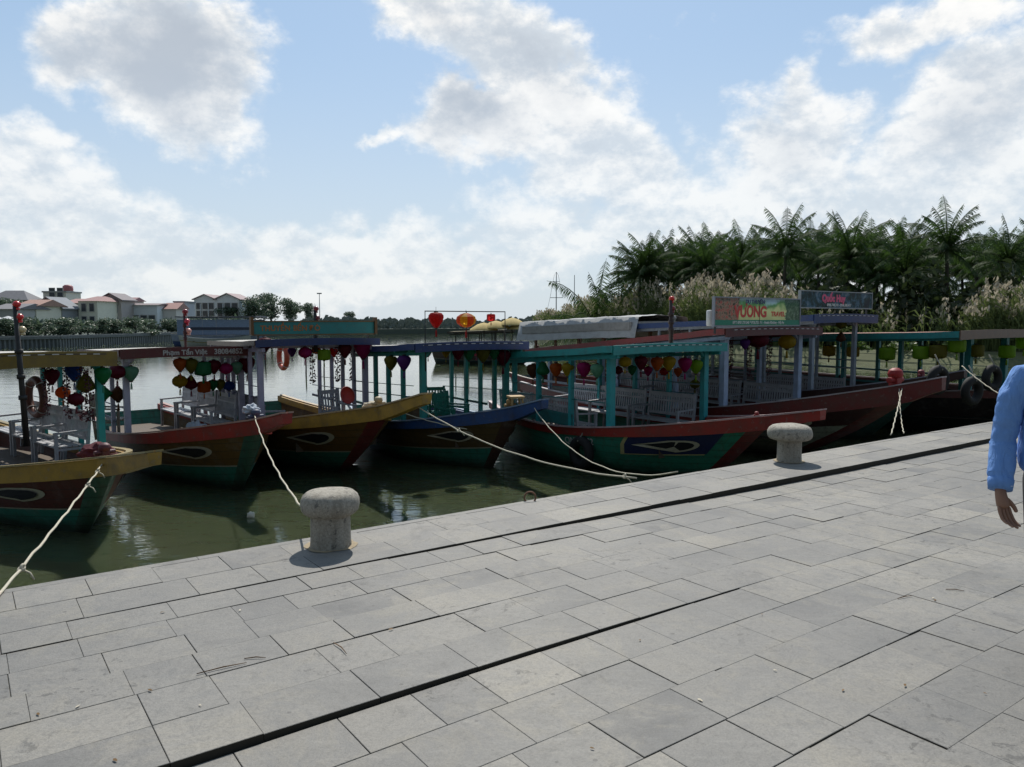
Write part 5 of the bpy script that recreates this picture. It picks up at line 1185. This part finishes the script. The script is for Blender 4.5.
def palm(px, py, Y, label, s=1.0, k=0, grp='coconut palms on the right bank'):
    c = at(px, py + 9, Y); z0 = WZ + .85; h = c.z - z0; me, lx, ly = palm_trunk(h, int(px * 3 + Y))
    t = tag(empty('palm_tree', (c.x - lx, Y - ly, z0), 0), label, 'palm tree', grp)
    link_mesh('trunk', me, t); link_mesh('crown', crowns[k % 5], t, (lx, ly, h), (0, 0, k * 1.7), (s, s, s))
near = [(657, 262, 78, 'coconut palm at the left end of the row above the tallest reeds', 1.0), (706, 260, 72, 'palm with drooping fronds left of the two tallest in the middle', 1.12), (737, 264, 70, 'lower coconut palm between the drooping palm and the tall pair', 1.0),
        (786, 244, 64, 'tall coconut palm above the right end of the green billboard', 1.2), (817, 253, 66, 'slimmer palm immediately right of the tall one above the billboard', .95), (850, 250, 60, 'full-crowned palm behind the dark billboard', 1.15), (905, 265, 56, 'broad low palm right of the dark billboard', 1.1),
        (947, 240, 56, 'tallest palm with a clear bare trunk at the right', 1.12), (975, 255, 62, 'smaller palm just right of the tallest one', .8), (1008, 252, 57, 'palm near the right edge above the reeds', 1.0), (1040, 248, 60, 'palm at the very right edge of the picture', 1.1), (876, 268, 58, 'palm half hidden between the dark billboard and the broad low palm', .95)]
for k, (px, py, Y, lab, s_) in enumerate(near): palm(px, py, Y, lab, s_, k)
backp = [(648, 262), (668, 258), (698, 256), (712, 252), (742, 252), (810, 246), (838, 244), (870, 248), (908, 246), (935, 256), (1000, 258), (1034, 252), (640, 268), (675, 262), (690, 268), (722, 258), (752, 262), (765, 255), (800, 262), (832, 252), (862, 258), (884, 255), (896, 250), (925, 262), (962, 262), (990, 262), (1022, 262), (1060, 255), (778, 268), (842, 272), (918, 275), (985, 278)]
for k, (px, py) in enumerate(backp):
    palm(px, py, 76 + (k * 7) % 14, 'dark palm in the crowded back row, %s' % (['behind the left end of the reeds', 'behind the drooping palm', 'left of the billboards', 'between the two billboards', 'behind the dark billboard', 'behind the tallest bare-trunk palm', 'at the right edge of the grove'][min(6, int((px - 630) / 62))]), 1.22, k + 3, 'palms in the crowded back row')
# nipa palms, upright fronds from the ground
nip = [palm_crown(300 + k, 15, 4.6, .25) for k in range(2)]
for k, (px, yt, Y, lab) in enumerate(((598, 252, 84, 'leftmost upright water palm standing beside the reeds'), (618, 252, 82, 'upright water palm second from the left end of the grove'), (634, 262, 80, 'lower upright water palm, third from the left end'), (648, 258, 79, 'upright water palm beside the first coconut palm'), (676, 262, 74, 'upright water palm between the first coconut palm and the drooping one'))):
    zt = at(px, yt, Y).z; z0 = WZ + .8; s_ = (zt - z0) / 4.7; p = bxy(px, Y)
    t = tag(empty('water_palm', (p.x, p.y, z0), k), lab, 'palm', 'upright water palms at the left end of the grove')
    link_mesh('fronds', nip[k % 2], t, (0, 0, .2), (0, 0, k), (s_ * .8, s_ * .8, s_))
    MB().lathe([(.35, -.2), (.3, .3), (.12, .9), (.002, 1.0)], 8).build('stem_base', BRK, t)
# undergrowth below the palms
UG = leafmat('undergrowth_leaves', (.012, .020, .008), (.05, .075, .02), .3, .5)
m = MB(); rnd = random.Random(77)
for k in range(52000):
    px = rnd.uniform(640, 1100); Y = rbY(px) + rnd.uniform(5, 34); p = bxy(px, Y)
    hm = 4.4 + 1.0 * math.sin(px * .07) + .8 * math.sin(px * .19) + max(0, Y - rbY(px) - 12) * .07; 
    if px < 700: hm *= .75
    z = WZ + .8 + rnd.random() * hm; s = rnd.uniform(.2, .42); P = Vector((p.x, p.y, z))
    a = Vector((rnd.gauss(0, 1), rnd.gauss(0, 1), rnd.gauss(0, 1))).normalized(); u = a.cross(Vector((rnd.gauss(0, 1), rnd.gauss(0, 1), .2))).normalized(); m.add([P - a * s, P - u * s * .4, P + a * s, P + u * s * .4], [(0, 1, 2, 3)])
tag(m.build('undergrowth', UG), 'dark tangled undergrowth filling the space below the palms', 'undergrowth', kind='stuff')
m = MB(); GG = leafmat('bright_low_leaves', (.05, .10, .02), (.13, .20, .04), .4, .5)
for k in range(5000):
    px = rnd.uniform(820, 980); Y = rbY(px) + rnd.uniform(1.5, 5); p = bxy(px, Y); z = WZ + .5 + rnd.random() ** 1.5 * (.7 + .5 * math.sin(px * .12)); s = rnd.uniform(.08, .2); P = Vector((p.x, p.y, z))
    a = Vector((rnd.gauss(0, 1), rnd.gauss(0, 1), rnd.gauss(0, .4))).normalized(); u = a.cross(Vector((rnd.gauss(0, 1), rnd.gauss(0, 1), 1))).normalized(); m.add([P - a * s, P - u * s * .5, P + a * s, P + u * s * .5], [(0, 1, 2, 3)])
tag(m.build('bank_weeds', GG), 'bright green weeds on the bank above the rusty roof', 'weeds', kind='stuff')
# masts
P = bxy(556, 112); t = tag(empty('signal_mast', (P.x, P.y, WZ)), 'thin mast with crosstrees and stays left of the reeds', 'mast'); zt = at(556, 272, 112).z - WZ
stl = plain('far_steel2', hz((.12, .12, .12), .2), .6)
MB().tube([(0, 0, 0), (0, 0, zt)], [.10, .06], 6).build('pole', stl, t); MB().bar((-.9, 0, zt * .62), (.9, 0, zt * .62), .08).bar((-.5, 0, zt * .86), (.5, 0, zt * .86), .06).build('crosstree', stl, t)
MB().tube([(-.9, 0, zt * .62), (-.3, 0, zt * .95), (0, 0, zt)], .02, 4).tube([(.9, 0, zt * .62), (.3, 0, zt * .95), (0, 0, zt)], .02, 4).tube([(-2, 0, 1), (-.9, 0, zt * .62)], .02, 4).build('stay', stl, t)
P = bxy(574, 112); zt = at(574, 275, 112).z - WZ; o = MB().tube([(0, 0, 0), (0, 0, zt)], [.08, .05], 6).build('flag_pole', stl, None, (P.x, P.y, WZ)); tag(o, 'plain thin pole just right of the mast with crosstrees', 'pole')

# ------------------------------------------------------------------ other craft
def small_cols(low, up, wale, fascia, post, **k): return dict(low=low, up=up, wale=wale, fascia=fascia, post=post, **k)
x1 = Boat('river_cruiser', 'long blue and white covered boat moored beyond the red-bowed boat', at(222, 330, 80).xy, 0, 3.0, 1.7, 4.2, 4.6, 5.0, 4.6, 1.1, 1.3, 2.98, .0, small_cols((.04, .09, .26), (.3, .36, .5), (.35, .4, .5), (.12, .13, .17), (.35, .4, .5), rail=(.06, .14, .4)), Lr=4.1, xo=4.1, post_dx=1.4, eye=False, over=.2)
m = MB(); 
for side in (-1, 1): m.box(-4.0, 4.0, side * 1.5 - .02, side * 1.5 + .02, 1.25, 2.8)
m.build('side_canvas', paint((.24, .32, .48), .7, .3), x1.root)
m = MB()
for side in (-1, 1): m.box(-2.6, 3.9, side * 1.54 - .01, side * 1.54 + .01, 1.75, 2.02)
m.build('window_strip', plain('dark_window_glass2', (.02, .03, .06), .3), x1.root)
x1.root['group'] = 'boats moored further out'
# overturned-looking white boat shell with yellow stripe
def skiff(P, rz, L, B, D, cols, label, name='rowing_boat'):
    t = tag(empty(name, P, rz), label, 'boat', 'boats moored further out'); m = MB(); m.smooth = True; N = 20
    for side in (-1, 1):
        rows = []
        for k in range(N + 1):
            u = 2 * k / N - 1; f = (1 - abs(u) ** 2.4); sh = .35 * D * abs(u) ** 2.2
            rows.append([(u * L / 2 * (.9 + .1 * a), side * B / 2 * f * w_, -D * .4 + (D + sh) * a) for a, w_ in ((0, .45), (.35, .75), (.6, .9), (.66, .92), (1, 1))])
        for k in range(N):
            for j in range(4):
                m.cur = 0 if j in (0, 1) else (1 if j == 2 else 2); q = [rows[k][j], rows[k + 1][j], rows[k + 1][j + 1], rows[k][j + 1]]
                m.add(q if side < 0 else q[::-1], [(0, 1, 2, 3)])
    m.build('hull', [paint(c, .5, .3) for c in cols], t)
    th = MB()
    for u in (-.5, 0, .45): th.box(u * L / 2 - .1, u * L / 2 + .1, -B / 2 * .8, B / 2 * .8, D * .35, D * .39)
    th.build('thwart', DECK, t)
    return t
skiff(Vector((*at(215, 338, 73).xy, WZ + .42)), R(6), 6.7, 2.2, .95, [(.5, .52, .5), (.3, .22, .05), (.42, .44, .44)], 'long white and mustard open boat in front of the blue and white cruiser', 'open_boat')
skiff((at(111, 349, 52)).xy.to_3d() + Vector((0, 0, WZ + .1)), R(3), 3.0, .7, .25, [(.02, .018, .015)] * 3, 'dark empty sampan floating on the open river at the left', 'sampan')
# grey tarpaulin-covered roof of the boat behind the teal canopy
x3 = Boat('tour_boat', 'boat under a long grey tarpaulin behind the teal-canopied boat', (at(628, 340, 23)).xy, R(-40), 2.8, 1.4, 1.5, 2.6, 3.2, 3.6, .7, 1.1, 2.45, .12, small_cols((.02, .08, .07), (.1, .03, .02), (.2, .02, .02), (.30, .30, .30), (.2, .1, .05)), Lr=2.8, xo=1.0, eye=False, fh=.3); x3.root['group'] = 'boats moored further out'
bm = bmesh.new(); bmesh.ops.create_grid(bm, x_segments=40, y_segments=16, size=1)
from mathutils import noise as mn
for v in bm.verts:
    x, y = v.co.x, v.co.y; v.co.x = -.9 + x * 2.1; v.co.y = y * 1.62; ed = max(0, abs(y) - .9) / .1
    v.co.z = x3.zroof(v.co.x) + .17 + .07 * (1 - y * y) - ed * .55 + .03 * mn.fractal(Vector((x * 4, y * 3, 0)), .8, 2, 4)
me = bpy.data.meshes.new('tarpaulin'); bm.to_mesh(me); bm.free(); me.materials.append(paint((.40, .41, .41), .8, .4, (.12, .11, .1))); o = bpy.data.objects.new('tarpaulin', me); COL.objects.link(o); o.parent = x3.root
for p in me.polygons: p.use_smooth = True
x4 = Boat('tour_boat', 'boat with an olive-grey cloth roof further out beyond the blue fascia', (at(500, 335, 48)).xy, R(-15), 2.4, 1.2, 1.5, 2.6, 3.2, 4, .6, 1.0, 1.95, .1, small_cols((.02, .05, .05), (.05, .03, .02), (.08, .06, .04), (.05, .04, .03), (.05, .05, .04)), Lr=3, xo=.6, eye=False, roofmat=paint((.30, .26, .16), .9, .4)); x4.root['group'] = 'boats moored further out'
STRAW = plain('straw_weave', (.50, .38, .14), .85, 0, 14, .35)
for k, (px, py) in enumerate(((484, 323), (496, 321), (512, 318), (521, 322))):
    P = at(px, py, 30); t = tag(empty('straw_parasol', P - Vector((0, 0, .3)), k), 'flattened yellow straw parasol beyond the blue roof, %s from the left' % ORD[k], 'parasol', 'straw parasols beyond the blue roof')
    MB().lathe([(.003, .32), (.25, .25), (.52, .08), (.56, .02)], 12).build('canopy', STRAW, t); MB().tube([(0, 0, -.9), (0, 0, .3)], .02, 5).build('pole', DARKW, t)
for k, (px, y0, y1) in enumerate(((265.5, 356, 366), (306, 363, 375), (324, 364, 376))):
    P = ground(px, y1, WZ); zt = at(px, y0 - 5, P.y).z; o = MB().tube([(0, 0, -.3), (.02, 0, zt - WZ)], [.04, .03], 6).build('fishing_stake', DARKW, None, P); tag(o, 'thin dark stake standing in the open water, %s from the left' % ORD[k], 'stake', 'stakes in the open water')

# ------------------------------------------------------------------ the man in the blue shirt
def skin(name, verts, edges, radii, root, mat, parent, sub=2):
    me = bpy.data.meshes.new(name); me.from_pydata([Vector(v) for v in verts], edges, []); o = bpy.data.objects.new(name, me); COL.objects.link(o)
    sk = o.modifiers.new('s', 'SKIN'); sk.use_smooth_shade = True; o.modifiers.new('b', 'SUBSURF').levels = sub; o.modifiers['b'].render_levels = sub
    for i, r in enumerate(radii): me.skin_vertices[0].data[i].radius = r if isinstance(r, tuple) else (r, r)
    me.skin_vertices[0].data[root].use_root = True
    bpy.context.view_layer.update(); ev = o.evaluated_get(bpy.context.evaluated_depsgraph_get()); m2 = bpy.data.meshes.new_from_object(ev); m2.materials.clear(); m2.materials.append(mat)
    bpy.data.objects.remove(o); r = bpy.data.objects.new(name, m2); COL.objects.link(r); r.parent = parent
    for p in m2.polygons: p.use_smooth = True
    return r
def man():
    sh = at(1017, 372, 3.55)      # near (left) shoulder
    t = tag(empty('person', (sh.x + .215, 3.55, -.03), 0), 'man in a light blue long-sleeved shirt and dark trousers walking at the right edge', 'person')
    SK = plain('tanned_skin', (.26, .14, .092), .5, 0, 12, .12)
    def L(px, py, dy=0): p = at(px, py, 3.55 + dy); return (p.x - (sh.x + .215), dy, p.z + .03)
    shl = (-.185, 0, 1.385); el = L(1003, 447, .05); wr = L(1000, 491, -.02); hd = L(1002.5, 502, -.03)
    V = []; E = []; Rr = []
    def a(v, r, par=None):
        V.append(v); Rr.append(r)
        if par is not None: E.append((par, len(V) - 1))
        return len(V) - 1
    pel = a((0, 0, .95), (.11, .085)); wa = a((0, 0, 1.1), (.11, .08), pel); ch = a((0, 0, 1.36), (.09, .065), wa); nk0 = a((0, 0, 1.45), .055, ch); nk = a((0, .008, 1.53), (.052, .054), nk0); h1 = a((0, .028, 1.60), (.058, .074), nk); h2 = a((0, .018, 1.665), (.075, .092), h1); h2b = a((0, .012, 1.72), (.074, .09), h2); h3 = a((0, .01, 1.765), (.05, .062), h2b)
    for sg in (-1, 1):
        s_ = a((sg * .185, 0, 1.37), .038, ch)
        if sg < 0: e_ = a(el, .028, s_); w_ = a(wr, .024, e_)
        else: e_ = a((.27, -.03, 1.1), .026, s_); w_ = a((.27, .1, .86), .027, e_)
        p0 = Vector(V[w_]); dn = (Vector(hd) - Vector(wr)).normalized() if sg < 0 else Vector((0, .15, -1)).normalized()
        fwd = Vector((.97 if sg < 0 else -.5, .25 if sg < 0 else .6, -.1)).normalized()          # across the palm
        pm = a(tuple(p0 + dn * .05), .030, w_); kn = a(tuple(p0 + dn * .085), .031, pm)
        hp_ = a((sg * .075 + .025, 0, .86), .065, pel); k_ = a((sg * .05 + .045, .04 if sg < 0 else -.02, .48), .05, hp_); an = a((sg * .035 + .065, -.06 if sg < 0 else .08, .09), .038, k_); a((sg * .035 + .065, .08 if sg < 0 else .2, .05), .035, an)
        inn = Vector((.3, -.95, 0)) if sg < 0 else Vector((-.7, -.7, 0))
        s_hand = (p0, dn, fwd, inn)
        if sg < 0: hands = [s_hand]
        else: hands.append(s_hand)
    body = skin('body', V, E, Rr, 0, SK, t)
    for (p0, dn, fwd, inn) in hands:      # five fingers each, joined into the body mesh
        for f, (off, L_, r0) in enumerate(((.030, .072, .0088), (.010, .082, .0092), (-.010, .076, .0088), (-.029, .060, .0078))):
            b0 = p0 + dn * .07 + fwd * off * .9; c1 = p0 + dn * .100 + fwd * off; c2 = c1 + (dn * .95 + inn * .22 + fwd * off * 2.2).normalized() * L_ * .5; c3 = c2 + (dn * .7 + inn * .7).normalized() * L_ * .33; c4 = c3 + (dn * .35 + inn * .9).normalized() * L_ * .25
            ff = skin('f', [tuple(x) for x in (b0, c1, c2, c3, c4)], [(0, 1), (1, 2), (2, 3), (3, 4)], [r0 * 1.1, r0 * 1.05, r0 * .95, r0 * .85, r0 * .65], 0, SK, None, 2); fing.append(ff)
        b0 = p0 + dn * .03 + fwd * .015; c1 = b0 + (dn * .55 + fwd * .8).normalized() * .035; c2 = c1 + (dn * .85 + fwd * .5 + inn * .2).normalized() * .032; c3 = c2 + (dn + inn * .3).normalized() * .026
        fing.append(skin('f', [tuple(x) for x in (b0, c1, c2, c3)], [(0, 1), (1, 2), (2, 3)], [.013, .012, .0105, .008], 0, SK, None, 2))
    # face and ears, still body mesh
    bm = bmesh.new(); bm.from_mesh(body.data)
    for ff in fing: bm.from_mesh(ff.data); bpy.data.objects.remove(ff)
    def blob(c, s):
        r = bmesh.ops.create_icosphere(bm, subdivisions=2, radius=1)
        for v in r['verts']: v.co = Vector((v.co.x * s[0], v.co.y * s[1], v.co.z * s[2])) + Vector(c)
    blob((0, .125, 1.655), (.014, .022, .026)); blob((0, .112, 1.612), (.026, .01, .009))
    for sg in (-1, 1): blob((sg * .082, .01, 1.655), (.01, .018, .03)); blob((sg * .033, .104, 1.678), (.013, .009, .008))
    bm.to_mesh(body.data); bm.free()
    for p in body.data.polygons: p.use_smooth = True
    hb = bmesh.new(); bmesh.ops.create_icosphere(hb, subdivisions=4, radius=1)
    for v in hb.verts:
        k = 1 + .05 * mn.fractal(v.co * 5, .8, 2, 4); v.co = Vector((v.co.x * .086 * k, v.co.y * .104 * k - .004, v.co.z * .108 * k + 1.70))
    bmesh.ops.delete(hb, geom=[v for v in hb.verts if v.co.z < 1.615 or (v.co.y > .035 and v.co.z < 1.745) or (v.co.y > -.02 and v.co.z < 1.68)], context='VERTS')
    hm = bpy.data.meshes.new('hair'); hb.to_mesh(hm); hb.free(); hm.materials.append(plain('black_hair', (.012, .01, .01), .6, 0, 60, .5)); link_mesh('hair', hm, t)
    for p in hm.polygons: p.use_smooth = True
    # shirt
    m, nt, b_, o = nmat('blue_cotton_shirt'); v = coord(nt); n = noise(nt, v, 7, 4, .6, .8); wv = noise(nt, coord(nt, 'Object', (1, 1, .35)), 16, 3, .5, 1.2)
    nt.links.new(mixc(nt, n, (.11, .25, .58), (.16, .33, .70)), b_.inputs['Base Color']); b_.inputs['Roughness'].default_value = .8; bump(nt, b_, math_(nt, 'ADD', wv, math_(nt, 'MULTIPLY', noise(nt, v, 300, 2, .5), .05)), .7, .035)
    tb = b_; 
    V2 = []; E2 = []; R2 = []
    def a2(v, r, par=None):
        V2.append(v); R2.append(r)
        if par is not None: E2.append((par, len(V2) - 1))
        return len(V2) - 1
    r0 = a2((0, 0, .89), (.205, .15)); r1 = a2((0, 0, 1.02), (.185, .135), r0); r2 = a2((0, 0, 1.2), (.185, .13), r1); r3 = a2((0, 0, 1.345), (.15, .115), r2); a2((0, 0, 1.435), (.092, .08), r3)
    for sg in (-1, 1):
        s0 = a2((sg * .185, 0, 1.37), (.070, .072), r3)
        E_ = Vector(el) if sg < 0 else Vector((.27, -.03, 1.1)); Wv = Vector(wr) if sg < 0 else Vector((.27, .1, .86)); S_ = Vector((sg * .222, 0, 1.365))
        u1 = a2(tuple(S_.lerp(E_, .25)), .066, s0); u1b = a2(tuple(S_.lerp(E_, .55) + Vector((0, .006, 0))), .060, u1); u2 = a2(tuple(E_ + Vector((0, .005, .02))), .057, u1b); u2b = a2(tuple(E_.lerp(Wv, .3)), .055, u2); u3 = a2(tuple(E_.lerp(Wv, .62) + Vector((-.004 * -sg, 0, 0))), .057, u2b)
        u4 = a2(tuple(E_.lerp(Wv, .68)), .050, u3); a2(tuple(E_.lerp(Wv, .93)), .043, u4)
    shirt = skin('shirt', V2, E2, R2, 0, m, t, 3)
    for v in shirt.data.vertices:      # cloth folds
        if v.co.z < 1.06 and abs(v.co.x) > .2: v.co += v.normal * .006
        q = v.co; n = mn.fractal(Vector((q.x * 9, q.y * 9, q.z * 5)) + Vector((3, 1, 2)), .7, 2, 4) + .8 * math.sin(q.z * 70 + 6 * mn.noise(q * 8)) * .25
        v.co += v.normal * (n * .006 + .002 - .004 * (1 - abs(mn.noise(Vector((q.x * 14, q.y * 14, q.z * 11 + q.x * 12))) * 2)) ** 6 - .004 * max(0, math.sin(q.z * 34 + q.x * 30 + 9 * mn.noise(q * 4))) ** 5)
    cf = MB(); E_ = Vector(el); Wv = Vector(wr); d = (Wv - E_).normalized(); c0 = E_.lerp(Wv, .72); c1 = E_.lerp(Wv, .97)
    cf.tube([c0, c0.lerp(c1, .1), c1], [.053, .055, .050], 20); cfo = cf.build('cuff', m, t)
    MB().lathe([(.001, .003), (.006, .002), (.0065, 0)], 10).build('button', plain('white_button', (.6, .65, .7), .4), cfo, c0.lerp(c1, .5) + Vector((.02, -.047, 0)))
    # trousers, shoes
    V3 = [(.015, 0, .93), (.01, 0, 1.0), (-.055, 0, .84), (-.01, .04, .48), (.03, -.06, .10), (.1, 0, .84), (.1, -.02, .48), (.1, .08, .10)]
    skin('trousers', V3, [(0, 1), (0, 2), (2, 3), (3, 4), (0, 5), (5, 6), (6, 7)], [(.165, .125), (.155, .12), .098, .08, .07, .098, .08, .07], 0, plain('dark_trousers', (.010, .009, .011), .85, 0, 30, .2), t)
    col_ = MB(); col_.tube([(0, .0, 1.425), (0, .004, 1.46), (0, .008, 1.49)], [.082, .072, .062], 20, False); col_.build('collar', m, t)
    for sg in (-1, 1):
        y = -.06 if sg < 0 else .08; xx = sg * .035 + .065; skin('shoe', [(xx, y - .03, .055), (xx + .005 * sg, y + .07, .05), (xx + .01 * sg, y + .17, .04)], [(0, 1), (1, 2)], [(.045, .05), (.042, .045), (.04, .03)], 0, plain('black_shoe_leather', (.02, .015, .012), .35), t)
fing = []
man()

# ------------------------------------------------------------------ render settings
sc.view_settings.view_transform = 'Standard'; sc.view_settings.look = 'None'; sc.view_settings.exposure = 0; sc.view_settings.gamma = 1
sc.cycles.use_denoising = True; sc.cycles.max_bounces = 6; sc.cycles.transparent_max_bounces = 4; sc.cycles.caustics_reflective = False; sc.cycles.caustics_refractive = False
sc.cycles.sample_clamp_indirect = 4.0
